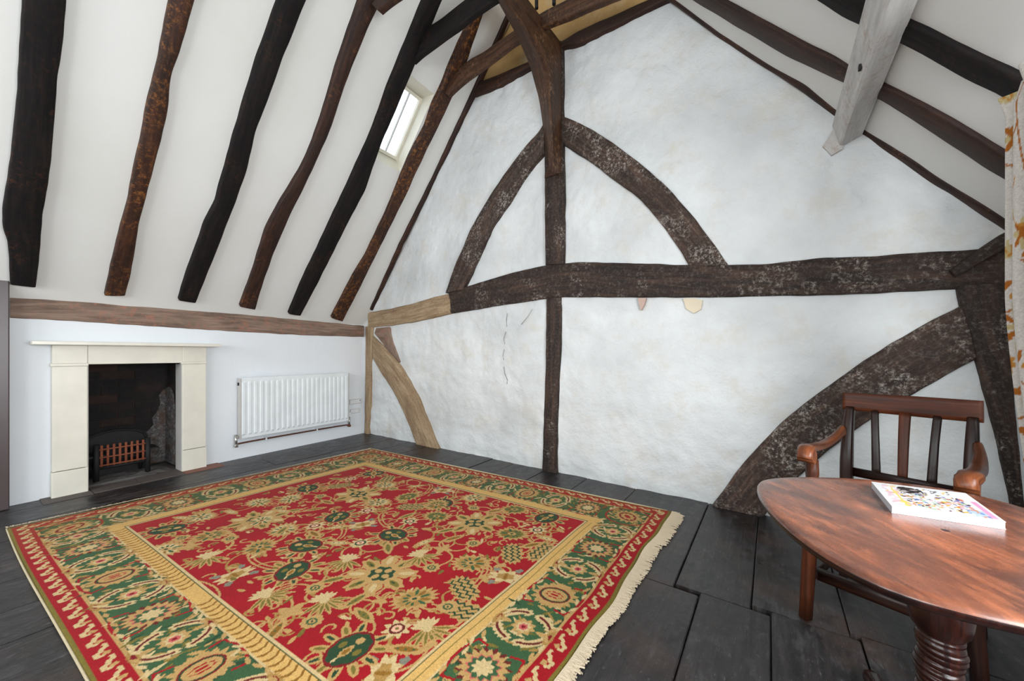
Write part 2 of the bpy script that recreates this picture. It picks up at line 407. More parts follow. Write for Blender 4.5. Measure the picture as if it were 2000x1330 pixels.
# gable wall
XL_ = lambda z: PA[0] + (z - PA[2]) * (PB[0] - PA[0]) / (PB[2] - PA[2])
XR_ = lambda z: QA[0] + (z - QA[2]) * (QB[0] - QA[0]) / (QB[2] - QA[2])
ZL = lambda x: PA[2] + (x - PA[0]) * (PB[2] - PA[2]) / (PB[0] - PA[0])
ZR = lambda x: QA[2] + (x - QA[0]) * (QB[2] - QA[2]) / (QB[0] - QA[0])
ZC = 3.90
def gable_piece(name, z0, z1, mat, parent, nx, nz, amp):
    vs, fs = [], []
    for j in range(nz + 1):
        z = z0 + (z1 - z0) * j / nz
        xa = max(-.03, XL_(z) - .03); xb = min(XR + .03, XR_(z) + .03)
        if xb < xa: xa = xb = (xa + xb) / 2
        for i in range(nx + 1):
            x = xa + (xb - xa) * i / nx
            v = Vector((x * 1.1, z * 1.1, 3)); d = mn.noise(v * 1.6) * amp + mn.noise(v * 4.5) * amp * .5 + mn.noise(v * 11) * amp * .2
            d += abs(mn.noise(v * 7 + Vector((4, 0, 1)))) * amp * .55 - amp * .1
            d += max(0, mn.noise(Vector((x * 2.3 + z * 1.5, z * 1.2, 9)))) * amp * .5
            d = min(d, .019)
            if z < .1: d -= (0.1 - z) * .12 * (1 + mn.noise(Vector((x * 6, 0, 0))))
            vs.append((x, -d, z))
    for j in range(nz):
        for i in range(nx):
            a = j * (nx + 1) + i; fs.append((a, a + 1, a + 2 + nx, a + 1 + nx))
    o = mesh_obj(name, vs, fs, mat, parent, True); return o
wall_back = gable_piece('wall_back', -.02, ZC, M['gable'], None, 300, 210, .019)
tag(wall_back, 'uneven limewashed white gable wall between the old timbers', kind='structure')
up = gable_piece('upper_panel', ZC, 5.08, M['ochre'], wall_back, 40, 30, .012)
tag(up, 'bare ochre plaster above the collar beam')
# small flaws in the plaster under the tie beam
def patch(name, pts, mat, lab, y=-.022, th=.006):
    P = [gb(px, py, y) for px, py in pts]; n = len(P)
    vs = [tuple(p) for p in P] + [(p[0], y + .03, p[2]) for p in P]
    fs = [tuple(range(n))] + [(i, i + n, (i + 1) % n + n, (i + 1) % n) for i in range(n)]
    o = mesh_obj(name, vs, fs, mat, wall_back); bm = bmesh.new(); bm.from_mesh(o.data)
    bmesh.ops.recalc_face_normals(bm, faces=bm.faces[:]); bm.to_mesh(o.data); bm.free(); tag(o, lab); return o
patch('plaster_scar', [(1334, 583), (1352, 582), (1372, 586), (1369, 604), (1355, 612), (1340, 603)], flat('old buff plaster', srgb(212, 200, 176), .9, bump=.5), 'buff scar of older plaster')
patch('plaster_scar', [(1246, 582), (1262, 582), (1258, 596), (1252, 606), (1248, 594)], flat('pink brown stain', srgb(186, 160, 148), .9), 'pinkish brown scar')
def crack(pts):
    P = [gb(x, y, -.016) for x, y in pts]
    return loft('crack', P, [(.005, .004)] * len(P), flat('crack shadow', srgb(120, 114, 106), .9), wall_back, n=5, power=2)
for cr_ in ([(991, 612), (989, 626), (990, 638)], [(988, 648), (984, 662), (986, 672)], [(985, 682), (982, 694), (984, 703)], [(984, 716), (986, 730), (991, 742), (990, 750)], [(1040, 604), (1030, 620), (1018, 634)]): crack(cr_)

# left wall with the fireplace opening
FY0, FY1, FZ = lw(166, 850, .06)[1], lw(359, 850, .06)[1], 1.01
ZW = ZL(0) + .0
def wall_quads(ys, zs, hole):
    vs, fs = [], []
    for y in ys:
        for z in zs: vs.append(LP(y, 0, z))
    nz = len(zs)
    for i in range(len(ys) - 1):
        for j in range(nz - 1):
            if hole(.5 * (ys[i] + ys[i + 1]), .5 * (zs[j] + zs[j + 1])): continue
            a = i * nz + j; fs.append((a, a + nz, a + nz + 1, a + 1))
    return vs, fs
vs, fs = wall_quads([.03, -.6, -1.2, FY1, FY0, -3.4, -4.8, YF], [-.02, .5, FZ, ZW + .02], lambda y, z: FY0 < y < FY1 and z < FZ)
wall_left = mesh_obj('wall_left', vs, fs, M['white'])
tag(wall_left, 'low white painted wall under the sloping ceiling', kind='structure')

# sloping ceilings
US = np.cross(LD, NS); US /= np.linalg.norm(US)
if US[2] < 0: US = -US
def lplane(y, z):
    """point on the left slope at height z and room depth y"""
    s = (z - PA[2]) / US[2]; base = PA + US * s
    return base + LD * ((y - base[1]) / LD[1])
def ridge_z(y):
    z = 4.8
    for _ in range(20):
        z -= (lplane(y, z)[0] - XR_(z)) / 1.6 * 1.0
    return z
SY0, SY1, SZ0, SZ1 = -.85, -.455, 3.06, 3.69
ys = [.03, SY1, SY0, -1.5, -3, YF]; vs, fs = [], []
for y in ys:
    rz = ridge_z(y)
    for z in (ZW - .02, 2.2, SZ0, SZ1, rz + .01): vs.append(lplane(y, z))
for i in range(len(ys) - 1):
    for j in range(4):
        if i == 1 and j == 2: continue
        a = i * 5 + j; fs.append((a, a + 5, a + 6, a + 1))
slope_l = mesh_obj('ceiling', vs, fs, M['slope'])
tag(slope_l, 'smooth cream sloping ceiling above the fireplace wall', kind='structure')
vs, fs = [], []
for y in (.03, -1.5, -3, YF):
    for z in (1.55, ridge_z(y) + .01): vs.append((XR_(z), y, z))
for i in range(3): a = i * 2; fs.append((a, a + 1, a + 3, a + 2))
slope_r = mesh_obj('ceiling.001', vs, fs, M['slope'])
tag(slope_r, 'smooth cream sloping ceiling above the table and curtain', kind='structure')

# roof light: cream reveal, frame, bars, glass
def rl(y, z, d): return lplane(y, z) - NS * d
vs, fs = [], []
DP = .16
cor = [(SY0, SZ0), (SY1, SZ0), (SY1, SZ1), (SY0, SZ1)]
GZ0, GZ1 = SZ0 + .055, SZ1 - .075
for y, z in cor: vs.append(rl(y, z, 0))
for y, z in ((SY0, GZ0), (SY1, GZ0), (SY1, GZ1), (SY0, GZ1)): vs.append(rl(y, z, DP))
rz_ = (SZ0, SZ1)
for i in range(4): j = (i + 1) % 4; fs.append((i, j, j + 4, i + 4))
win1 = mesh_obj('window_1', vs, fs, M['glassframe'])
tag(win1, 'small bright roof window between two dark rafters', kind='structure')
def rbar(name, y0, y1, z0, z1, d0, d1, mat):
    vs = [rl(y, z, d) for d in (d0, d1) for y, z in ((y0, z0), (y1, z0), (y1, z1), (y0, z1))]
    fs = [(0, 1, 2, 3), (4, 7, 6, 5), (0, 4, 5, 1), (1, 5, 6, 2), (2, 6, 7, 3), (3, 7, 4, 0)]
    return mesh_obj(name, vs, fs, mat, win1)
b_ = .022
rbar('window_frame', SY0, SY0 + b_, GZ0, GZ1, DP - .03, DP + .02, M['glassframe'])
rbar('window_frame', SY1 - b_, SY1, GZ0, GZ1, DP - .03, DP + .02, M['glassframe'])
rbar('window_frame', SY0 + b_, SY1 - b_, GZ0, GZ0 + b_, DP - .03, DP + .02, M['glassframe'])
rbar('window_frame', SY0 + b_, SY1 - b_, GZ1 - b_, GZ1, DP - .03, DP + .02, M['glassframe'])
gw = (SY1 - SY0 - 2 * b_) / 3
for q in (1, 2): rbar('glazing_bar', SY0 + b_ + gw * q - .005, SY0 + b_ + gw * q + .005, GZ0 + b_, GZ1 - b_, DP - .01, DP + .012, M['radgrey'])
for q in range(3): rbar('pane', SY0 + b_ + gw * q + .005, SY0 + b_ + gw * (q + 1) - .005, GZ0 + b_, GZ1 - b_, DP, DP + .003, M['glass'])

# right wall with the window behind the curtain, front wall with two added fill windows
def wall_with_windows(name, p0, ax, length, zs, wins, mat, lab, ztop=None):
    ax = np.array(ax, float); xs = sorted({0, length, *[w[0] for w in wins], *[w[1] for w in wins]}); zz = sorted({*zs, *[w[2] for w in wins], *[w[3] for w in wins]})
    vs, fs = [], []
    for x in xs:
        for z in zz:
            p = np.array(p0, float) + ax * x; p[2] = z; vs.append(p)
    for i in range(len(xs) - 1):
        for j in range(len(zz) - 1):
            cx, cz = .5 * (xs[i] + xs[i + 1]), .5 * (zz[j] + zz[j + 1])
            if any(w[0] < cx < w[1] and w[2] < cz < w[3] for w in wins): continue
            a = i * len(zz) + j; fs.append((a, a + len(zz), a + len(zz) + 1, a + 1))
    o = mesh_obj(name, vs, fs, mat); return tag(o, lab, kind='structure')
wall_with_windows('wall_right', (XR, .03, 0), (0, -1, 0), -YF + .03, [-.02, 1.64], [(1.6, 3.35, .72, 1.6)], M['white'], 'low white wall with the window behind the curtain')
wall_with_windows('wall_front', (-.1, YF, 0), (1, 0, 0), XR + .2, [-.02, 5.2], [(.95, 2.65, 1.0, 2.5), (3.35, 5.05, 1.0, 2.5)], M['white'], 'white end wall with two windows added for fill light, opposite the gable')
def window(name, p0, ax, inn, L, z0, z1, lab):
    ax, inn = np.array(ax, float), np.array(inn, float); p0 = np.array(p0, float)
    r = None
    bm = bmesh.new(); t = .05
    def bx(x0, x1, a, b): q = p0 + ax * x0 - inn * .04; q[2] = a; bm_box(bm, q, ax * (x1 - x0), inn * .05, (0, 0, b - a))
    bx(0, t, z0, z1); bx(L - t, L, z0, z1); bx(t, L - t, z0, z0 + t); bx(t, L - t, z1 - t, z1)
    bx(L / 2 - .02, L / 2 + .02, z0 + t, z1 - t)
    o = bm_obj(name, bm, M['glassframe']); tag(o, lab, kind='structure')
    for q in (0, 1):
        x0 = t if q == 0 else L / 2 + .02; x1 = L / 2 - .02 if q == 0 else L - t
        c = p0 + ax * x0 - inn * .02; c[2] = z0 + t
        box('pane', c, ax * (x1 - x0), inn * .004, (0, 0, z1 - z0 - 2 * t), M['glass'], o, 0)
window('window_2', (XR, -1.57, 0), (0, -1, 0), (-1, 0, 0), 1.75, .72, 1.6, 'side window beside the table behind the curtain')
window('fill_window_3', (.85, YF, 0), (1, 0, 0), (0, 1, 0), 1.7, 1.0, 2.5, 'end wall window added for fill light, nearer the fireplace side')  # unseen end wall windows, added to carry the rear fill lamps
window('fill_window_4', (3.25, YF, 0), (1, 0, 0), (0, 1, 0), 1.7, 1.0, 2.5, 'end wall window added for fill light, nearer the table side')

# dark casing at the left edge
e = lw(17, 530, .10)
t1 = lbox('trim_1', e[1] - .16, e[1], 0.0, 1.66, -.0, .10, M['doorpaint'], None, .006)
tag(t1, 'dark plum brown upright casing on the fireplace wall', kind='structure')
c1 = lbox('cap_block', e[1] - .16, e[1] + .012, 1.66, 1.73, 0, .115, M['brown_oak'], t1, .012)
lbox('cap_block', e[1] - .16, e[1] - .01, 1.73, 1.93, 0, .09, M['rust_oak'], t1, .02)

# ================================================================== TIMBERS
def T(name, A, B, mat, plane, nin, lab, cat='beam', group=None, **k):
    return tag(timber_slab(name, A, B, M[mat], plane, nin, **k), lab, cat, group)
LS = (PA, NS)
grp = 'old rafters on the fireplace side slope'
T('rafter', [(44, -60), (44, 0), (37, 140), (32, 210), (21, 317), (7, 396), (5, 448), (14, 466), (18, 500), (20, 556)],
  [(133, -60), (130, 0), (123, 93), (110, 172), (109.5, 205), (100, 322), (84, 420), (77, 508), (70, 562)], 'black_oak', *LS, 'broad black rafter farthest from the gable, above the casing', 'rafter', grp, seed=1, proud=.05)
T('rafter', [(345, -60), (332, 0), (322, 51), (305, 140), (287, 205), (280, 252), (259, 345), (252, 387), (228, 475), (217, 522), (205, 578)],
  [(400, -60), (381, 0), (359, 79), (333, 158), (329, 219), (303, 322), (289, 373), (273, 433), (256, 536), (245, 578)], 'rust_oak', *LS, 'brown rafter with orange flaking above the fireplace', 'rafter', grp, seed=2, proud=.045)
T('rafter', [(568, -60), (544.5, 0), (508, 101), (479.5, 192), (455.5, 274), (422, 395), (402.5, 433), (364, 539), (349.6, 587)],
  [(628, -60), (599, 0), (556.5, 106), (520.5, 207), (503.6, 245), (479.5, 346), (441, 447.5), (402.6, 544), (383, 592)], 'black_oak', *LS, 'black rafter with a long split, third from the casing', 'rafter', grp, seed=3)
T('rafter', [(726, -60), (703, 0), (662, 120), (629, 231), (604.6, 298), (588, 332), (552, 390), (520.5, 447.5), (494, 534), (469, 599)],
  [(775, -60), (747, 0), (734, 24), (710.5, 77), (672, 173), (648, 250), (609.5, 337), (571, 414), (537, 491), (513, 558), (499, 605)], 'brown_oak', *LS, 'crooked dark brown rafter with a bulge, above the left of the radiator', 'rafter', grp, seed=4)
T('rafter', [(858, -60), (829, 0), (820, 20), (799.5, 72), (763.5, 159), (725, 265), (672, 380), (629, 471.6), (590, 553), (565, 613.5)],
  [(893, -60), (865, 0), (843, 50), (820, 105), (792, 174), (746.6, 279), (713, 375), (677, 443), (624, 548.6), (588, 617)], 'black_oak', *LS, 'black rafter on the fireplace side of the roof window', 'rafter', grp, seed=5, proud=.05)
T('rafter', [(966, -60), (937, 0), (915, 48), (879, 128), (866, 164), (846, 204), (833, 245), (799.5, 308), (758.6, 409), (715, 500), (691, 539), (648, 621)],
  [(985, -60), (957, 0), (945, 25), (917, 110), (894, 169), (879, 202), (853, 256), (812, 340), (799.5, 370.5), (744, 481), (701, 568), (669.6, 628)], 'rust_oak', *LS, 'crooked brown rafter between the roof window and gable', 'rafter', grp, seed=6, proud=.045)
T('rafter', [(1010, -10), (988, 38), (924, 180), (850, 340), (780, 480), (724, 606)], [(1018, -10), (997, 38), (935, 180), (858, 340), (788, 482), (731, 606)], 'brown_oak', *LS,
  'thin rafter edge against the gable, fireplace side', 'rafter', seed=7, proud=.03)
RS = (QA, NR)
T('rafter', [(1246, -30), (1312, 0), (1400, 66), (1500, 131), (1568, 168), (1632, 221), (1684, 257), (1763, 305), (1838, 357), (1914, 402), (1975, 442)],
  [(1236, -36), (1301, 0), (1395, 70), (1500, 138), (1556, 174), (1628, 229), (1680, 265), (1733, 308), (1823, 365), (1880, 399), (1975, 460)], 'brown_oak', *RS,
  'thin black rafter edge against the gable, window side', 'rafter', seed=8, proud=.012)
T('rafter', [(1300, -55), (1403, 0), (1500, 53), (1579, 96), (1624, 117), (1656, 139), (1726, 173), (1786, 203), (1861, 244), (1921, 282), (1959, 305), (2040, 352)],
  [(1250, -62), (1350, 0), (1500, 90), (1545, 117), (1602, 143), (1650, 165), (1714, 196), (1778, 233), (1861, 290), (1917, 327), (1961, 352), (2040, 402)], 'brown_oak', *RS,
  'dark rafter crossing behind the lower half of the white purlin', 'rafter', 'rafters on the window side slope', seed=9, proud=.022)
T('rafter', [(1560, -60), (1677, 0), (1730, 28), (1778, 53), (1812, 68), (1861, 94), (1932, 128), (1985, 154), (2050, 185)],
  [(1490, -60), (1590, 0), (1650, 38), (1680, 51), (1759, 90), (1801, 109), (1861, 143), (1914, 173), (1947, 190), (2040, 245)], 'black_oak', *RS,
  'broad black rafter ending at the curtain top', 'rafter', 'rafters on the window side slope', seed=10, proud=.022)

# gable frame
T('tie_beam', [(876, 571), (930, 553), (1000, 532), (1062, 518), (1130, 511), (1250, 514), (1340, 517), (1425, 517), (1500, 515), (1600, 503), (1700, 500), (1800, 492), (1910, 486), (1990, 480)],
  [(880, 612), (950, 600), (1062, 583), (1095, 580), (1200, 580), (1340, 580), (1430, 580), (1500, 577), (1600, 576), (1700, 572), (1800, 567), (1880, 562), (1990, 555)], 'frame_oak', (0, 0, 0), GN,
  'long cambered dark tie beam across the gable wall', proud=.035, seed=11, back=.04)
T('tie_beam_end', [(719, 610), (760, 603), (800, 594), (850, 579), (878, 573)], [(719, 640), (760, 636), (800, 630), (850, 620), (881, 612)], 'cream_oak', (0, 0, 0), GN,
  'pale painted end of the tie beam at the corner', proud=.034, seed=12)
T('arch_brace', [(1062, 238), (1053, 256), (1030, 279), (1007, 309), (984, 340), (953, 386), (919, 445), (885, 525), (869, 572)],
  [(1063, 296), (1047, 315), (1030, 335), (1012, 362), (995, 390), (961, 441), (936, 496), (918, 535), (903, 565)], 'frame_oak_pale', (0, 0, 0), GN,
  'slender curved brace from king post down to the corner side of tie beam', 'brace', proud=.05, seed=13)
T('arch_brace', [(1099, 226), (1132, 239), (1165, 258), (1200, 281), (1250, 318), (1300, 362), (1350, 418), (1390, 470), (1423, 519)],
  [(1098, 281), (1119, 294), (1155, 317), (1184, 340), (1243, 382), (1281, 424), (1319, 475), (1333, 497), (1345, 519)], 'frame_oak_pale', (0, 0, 0), GN,
  'broad curved brace from king post down to the window side of tie beam', 'brace', proud=.035, seed=14)
T('king_post', [(1064, 80), (1062, 240), (1063, 400), (1064, 517)], [(1098, 80), (1099, 240), (1101, 400), (1101, 515)], 'frame_oak', (0, 0, 0), GN,
  'upright king post above the tie beam at the gable centre', 'post', proud=.04, seed=15)
T('wall_stud', [(1066, 582), (1065, 700), (1062, 800), (1058, 921)], [(1096, 579), (1094, 700), (1090, 800), (1087, 925)], 'frame_oak', (0, 0, 0), GN,
  'narrow dark stud from tie beam to floor in mid gable', 'post', proud=.022, seed=16)
T('lower_brace', [(1895, 588), (1880, 597), (1823, 625), (1743, 670), (1691, 703), (1601, 767), (1536, 817), (1456, 900), (1415, 955), (1387, 994)],
  [(1925, 692), (1909, 701), (1874, 720), (1788, 768), (1726, 803), (1677, 836), (1618, 881), (1561, 931), (1520, 972), (1493, 1009)], 'frame_oak_pale', (0, 0, 0), GN,
  'massive curved brace rising from the floor behind the armchair', 'brace', proud=.035, seed=17)
T('corner_post', [(1873, 558), (1880, 600), (1908, 700), (1950, 850), (1975, 975), (1990, 1080)], [(1984, 552), (1980, 654), (1986, 810), (1997, 920), (2003, 983), (2015, 1115)], 'frame_oak', (0, 0, 0), GN,
  'tapering dark corner post beside the patterned curtain', 'post', proud=.045, seed=18, back=.03)
T('strut_end', [(1857, 527), (1890, 503), (1930, 475), (1966, 452)], [(1868, 541), (1905, 518), (1940, 500), (1972, 482)], 'frame_oak', (0, 0, 0), GN,
  'short slanting strut end lapped on the tie beam', 'beam', proud=.07, seed=19)
T('corner_post', [(713, 638), (713, 720), (712, 800), (711, 846)], [(728, 636), (725, 720), (722, 800), (719, 848)], 'cream_oak', (0, 0, 0), GN,
  'narrow cream post in the corner beside the radiator', 'post', proud=.03, seed=20)
T('lower_brace', [(728, 656), (750, 678), (775, 706), (800, 745), (820, 785), (838, 830), (857, 880)], [(728, 702), (745, 730), (765, 760), (785, 800), (800, 835), (812, 868), (818, 878)], 'cream_oak', (0, 0, 0), GN,
  'pale painted curved brace at the radiator corner', 'brace', proud=.03, seed=21)
T('timber_offcut', [(735, 640), (762, 638), (766, 665), (780, 706)], [(731, 652), (744, 668), (757, 684), (779, 708)], 'plate_oak', (0, 0, 0), GN,
  'grey wedge of timber above the pale curved brace', 'beam', proud=.02, seed=22)
T('collar_beam', [(925, 164), (938, 158), (971, 146), (1007, 130), (1040, 116), (1099, 78), (1129, 59), (1160, 45), (1200, 28), (1270, -4), (1330, -30)],
  [(925, 186), (956, 174), (981, 161), (1007, 146), (1040, 128), (1101, 88), (1124, 87), (1160, 69), (1200, 51), (1294, 3), (1350, -22)], 'brown_oak', (0, 0, 0), GN,
  'straight dark collar beam flat against the gable under ochre plaster', proud=.05, seed=23)
y1 = -.33
cA = [(862, 174), (879, 151), (894, 133), (917, 115), (945, 100), (968, 82), (996, 64), (1025, 44), (1055, 25), (1083, 10), (1109, -3), (1200, -45)]
cB = [(874, 186), (889, 171), (904, 158), (938, 133), (956, 120), (973, 107), (999, 86), (1035, 64), (1070.6, 47), (1109, 33), (1147, 15), (1240, -22)]
T('collar_beam', cA, cB, 'brace_oak', (0, y1, 0), GN, 'curved brown collar beam passing behind the crown brace', proud=.05, back=.0, seed=24)
cA = [(800, 82), (817.6, 64), (843, 47), (869, 28), (899, 5), (930, -18), (990, -52)]
cB = [(804, 120), (820, 105), (843, 89), (863.6, 72), (894, 51), (925, 26), (955.6, 5), (1010, -30)]
T('collar_beam', cA, cB, 'black_oak', (0, -.76, 0), GN, 'black collar beam above the roof window', proud=.05, back=.0, seed=25)
T('collar_beam', [(725, 6), (740, -12), (790, -50)], [(737, 20), (755, 4), (815, -36)], 'brown_oak', (0, -1.30, 0), GN, 'brown collar beam end at the top edge, above the crooked rafter', proud=.05, back=.0, seed=26)

# wall plate along the left wall
T('wall_plate', [(20, 580), (110, 583), (250, 594), (360, 603), (470, 612), (600, 626), (711, 636)], [(20, 620), (110, 625), (250, 634), (360, 641), (470, 648), (600, 655), (711, 658)], 'plate_oak', (0, 0, 0), LN,
  'weathered brown wall plate above fireplace and radiator', proud=.015, seed=27, rough=.005)

# crown brace rising from the king post towards the camera
def xp(px, py, X): return on(px, py, (X, 0, 0), (1, 0, 0))
NB = 22
lowR = resample([xp(*p, 3.055) for p in [(955, -45), (984, 0), (1019.5, 46), (1058, 115), (1070.6, 166), (1078, 256), (1081, 338)]], NB)
lowL = resample([xp(*p, 2.875) for p in [(940, -45), (971, 0), (1009, 69), (1035, 128), (1053, 194), (1060, 243), (1067, 320)]], NB)
upR = resample([xp(*p, 3.058) for p in [(1002, -45), (1032, 0), (1053, 28), (1075, 56), (1098, 86), (1102, 130), (1101, 235), (1096, 338)]], NB)
vs, fs, uv = [], [], []
acc = 0
for i in range(NB):
    r, l, u = lowR[i], lowL[i], upR[i].copy()
    u[1] = min(max(u[1], r[1] + .05), -.01) if i > NB * .45 else u[1]
    ul = u.copy(); ul[0] = 2.885
    if i: acc += np.linalg.norm(lowR[i] - lowR[i - 1])
    b = .012
    m_ = (r + l) / 2 + np.array([0, -.004, -.006])
    ring = [l, m_, r + (l - r) * .06, r + (u - r) * .06, (r + u) / 2 + np.array([.003, 0, 0]), u, ul, (ul + l) / 2]
    wuv = [0, .09, .17, .19, .3, .42, .6, .8]
    for q, w in zip(ring, wuv): vs.append(q); uv.append((w, acc))
for i in range(NB - 1):
    for k_ in range(8):
        a, b = i * 8 + k_, i * 8 + (k_ + 1) % 8; fs.append((a, b, b + 8, a + 8))
fs.append(tuple(range(8))); fs.append(tuple((NB - 1) * 8 + q for q in range(7, -1, -1)))
cb = mesh_obj('crown_brace', vs, fs, M['brace_oak'], None, True, uv)
bm = bmesh.new(); bm.from_mesh(cb.data); bmesh.ops.recalc_face_normals(bm, faces=bm.faces[:]); bm.to_mesh(cb.data); bm.free()
cb.data.set_sharp_from_angle(angle=math.radians(35))
tag(cb, 'thick curved crown brace reaching forward from the king post', 'brace')
# dark iron fittings under the ridge
for q, (px, py) in enumerate(((1048, 10), (1082, 2))):
    c = on(px, py, (0, -.25, 0), (0, 1, 0))
    o = tube('iron_bolt', [c + np.array([0, 0, -.03]), c + np.array([0, 0, .05])], .016, M['iron'], None, 10)
    tag(o, ['black iron bolt end right beside the crown brace', 'thin black iron hook above the collar beam'][q], 'bolt')

# white purlin on the window side
P0 = [gb(1609, 286), gb(1646, 292), gb(1682, 268)]
B_ = gb(1646, 289, -.02)
def pur(y, k):
    foldx, foldz = 4.962, 2.372
    return [np.array([4.925, y, 2.53]), np.array([foldx, y, foldz]), np.array([5.07, y, 2.415]), np.array([5.04, y, 2.56])][k]
vs, fs, uv = [], [], []
ysl = np.linspace(-.004, -3.6, 60)
for i, y in enumerate(ysl):
    wob = mn.noise(Vector((y * 2.2, 5, 0))) * .008
    pts4 = [pur(y, k_) for k_ in range(4)]
    ring = []
    for k_ in range(4):
        a, b = pts4[k_], pts4[(k_ + 1) % 4]; c_ = pts4[k_ - 1]
        ring += [a + (c_ - a) * .07, a + (b - a) * .07, (a + b) / 2 + np.array([wob, 0, wob])]
    for j, q in enumerate(ring): vs.append(q); uv.append((j / 12 * .62, -y))
NK = 12
for i in range(len(ysl) - 1):
    for k_ in range(NK):
        a, b = i * NK + k_, i * NK + (k_ + 1) % NK; fs.append((a, b, b + NK, a + NK))
fs.append(tuple(range(NK))); fs.append(tuple((len(ysl) - 1) * NK + q for q in range(NK - 1, -1, -1)))
pu = mesh_obj('purlin', vs, fs, M['purlin'], None, True, uv); pu.data.set_sharp_from_angle(angle=math.radians(40))
bm = bmesh.new(); bm.from_mesh(pu.data); bmesh.ops.recalc_face_normals(bm, faces=bm.faces[:]); bm.to_mesh(pu.data); bm.free()
tag(pu, 'white and grey painted purlin under the window side slope', 'beam')
eb = [gb(x, y, -.02) for x, y in ((1627, 252), (1650, 272), (1645, 291), (1624, 303), (1607, 286))]
vs = [tuple(q) for q in eb] + [(q[0], -.0, q[2]) for q in eb]
o = mesh_obj('end_tenon', vs, [(0, 1, 2, 3, 4)] + [(i, i + 5, (i + 1) % 5 + 5, (i + 1) % 5) for i in range(5)], M['purlin'], pu)
bm = bmesh.new(); bm.from_mesh(o.data); bmesh.ops.recalc_face_normals(bm, faces=bm.faces[:]); bm.to_mesh(o.data); bm.free()
hx = on(1681, 131, (4.94, 0, 2.46), (1, 0, .25))
hole = box('peg_hole', hx + np.array([-.008, -.012, -.012]), (.012, 0, 0), (0, .024, 0), (0, 0, .022), M['iron'], pu, .001)

# ================================================================== FIREPLACE
fp = empty('fireplace_surround', LP((FY0 + FY1) / 2, 0, 0))
tag(fp, 'cream painted fireplace surround with a thin mantel shelf', 'fireplace')
def rel(o, p): 
    o.parent = p; o.matrix_parent_inverse = p.matrix_basis.inverted(); return o
def FB(name, y0, y1, z0, z1, f0, f1, mat=None, bev=.004): return rel(lbox(name, y0, y1, z0, z1, f0, f1, mat or M['cream'], None, bev), fp)
yl0, yr1 = lw(101, 850, .06)[1], lw(402, 850, .06)[1]
for n_, a, b in (('jamb', yl0, FY0 + .012), ('jamb', FY1 - .012, yr1)):
    FB(n_, a, b, .20, 1.0, .0, .06)
    FB('plinth_block', a - .004, b + .002, .0, .195, .0, .068)
    FB('capital', a - .008, b + .004, 1.0, 1.022, .0, .07)
    FB('frieze_block', a, b, 1.022, 1.163, 0, .062)
FB('frieze', FY0 + .012, FY1 - .012, 1.012, 1.163, 0, .058)
s0, s1 = lw(60, 669, .16)[1], lw(430, 671, .16)[1]
FB('mantel_shelf', s0, s1, 1.163, 1.19, 0, .165, M['shelf'], .006)
# inner slips
FB('slip', FY0 - .0, FY0 + .018, .0, 1.0, -.10, .052, M['radgrey'], .002)
FB('slip', FY1 - .018, FY1, .0, 1.0, -.10, .052, M['radgrey'], .002)

fb = empty('firebox', LP((FY0 + FY1) / 2, 0, 0))
tag(fb, 'soot blackened brick firebox behind the cream surround', 'fireplace', kind='structure')
def FX(o): return rel(o, fb)
DEP = .42
FX(lbox('backing', FY0 - .12, FY1 + .12, -.02, FZ + .1, -DEP - .12, -DEP - .008, M['soot'], None, 0))
FX(lbox('backing', FY0 - .12, FY0 - .012, -.02, FZ + .1, -DEP - .1, -.0, M['soot'], None, 0))
FX(lbox('backing', FY1 + .012, FY1 + .12, -.02, FZ + .1, -DEP - .1, -.0, M['soot'], None, 0))
FX(lbox('flue_throat', FY0 - .12, FY1 + .12, FZ - .004, FZ + .05, -DEP - .1, -.0, M['soot'], None, 0))
bh = .072
for r in range(14):
    z0 = r * bh; off = (r % 2) * .11
    y = FY0 - .06 - off
    while y < FY1 + .06:
        y1_ = y + .212; a, b = max(y, FY0 - .07), min(y1_, FY1 + .07)
        j = random.uniform(-.003, .005)
        if b - a > .03: FX(lbox('brick', a + .0015, b - .0015, z0 + .0015, z0 + bh - .0015, -DEP - .085, -DEP + j, M['soot'], None, 0))
        y += .22
    for sgn, yy in ((1, FY1), (-1, FY0)):
        x = -DEP + .01 + (r % 2) * .05
        while x < -.02:
            b = min(x + .19, -.004); j = random.uniform(-.002, .004)
            if b - x > .03:
                if sgn == 1: FX(lbox('brick', yy + .004 - j, yy + .075, z0 + .0015, z0 + bh - .0015, x + .0015, b - .003, M['soot'], None, 0))
                else: FX(lbox('brick', yy - .075, yy - .004 + j, z0 + .0015, z0 + bh - .0015, x + .0015, b - .003, M['soot'], None, 0))
            x += .2
# burnt render clinging to the far cheek and the back corner
def render_patch(u_pts, face):
    vs, fs = [], []; 
    n = len(u_pts)
    for d in (0.0, .012):
        for (s, z) in u_pts:
            if face == 'cheek': vs.append(LP(FY1 - d - .002 , s, z))
            else: vs.append(LP(FY1 + s, -DEP + .004 + d, z))
    fs = [tuple(range(n)), tuple(range(2 * n - 1, n - 1, -1))] + [(i, (i + 1) % n, (i + 1) % n + n, i + n) for i in range(n)]
    o = mesh_obj('render_patch', vs, fs, M['render']); bm = bmesh.new(); bm.from_mesh(o.data); bmesh.ops.recalc_face_normals(bm, faces=bm.faces[:])
    bm.to_mesh(o.data); bm.free(); tag(o, 'pale grey burnt render'); return FX(o)
render_patch([(-DEP, .03), (-.22, .03), (-.06, .04), (-.09, .2), (-.1, .42), (-.16, .5), (-.17, .6), (-.2, .7), (-.27, .76), (-.34, .77), (-DEP, .74)], 'cheek')
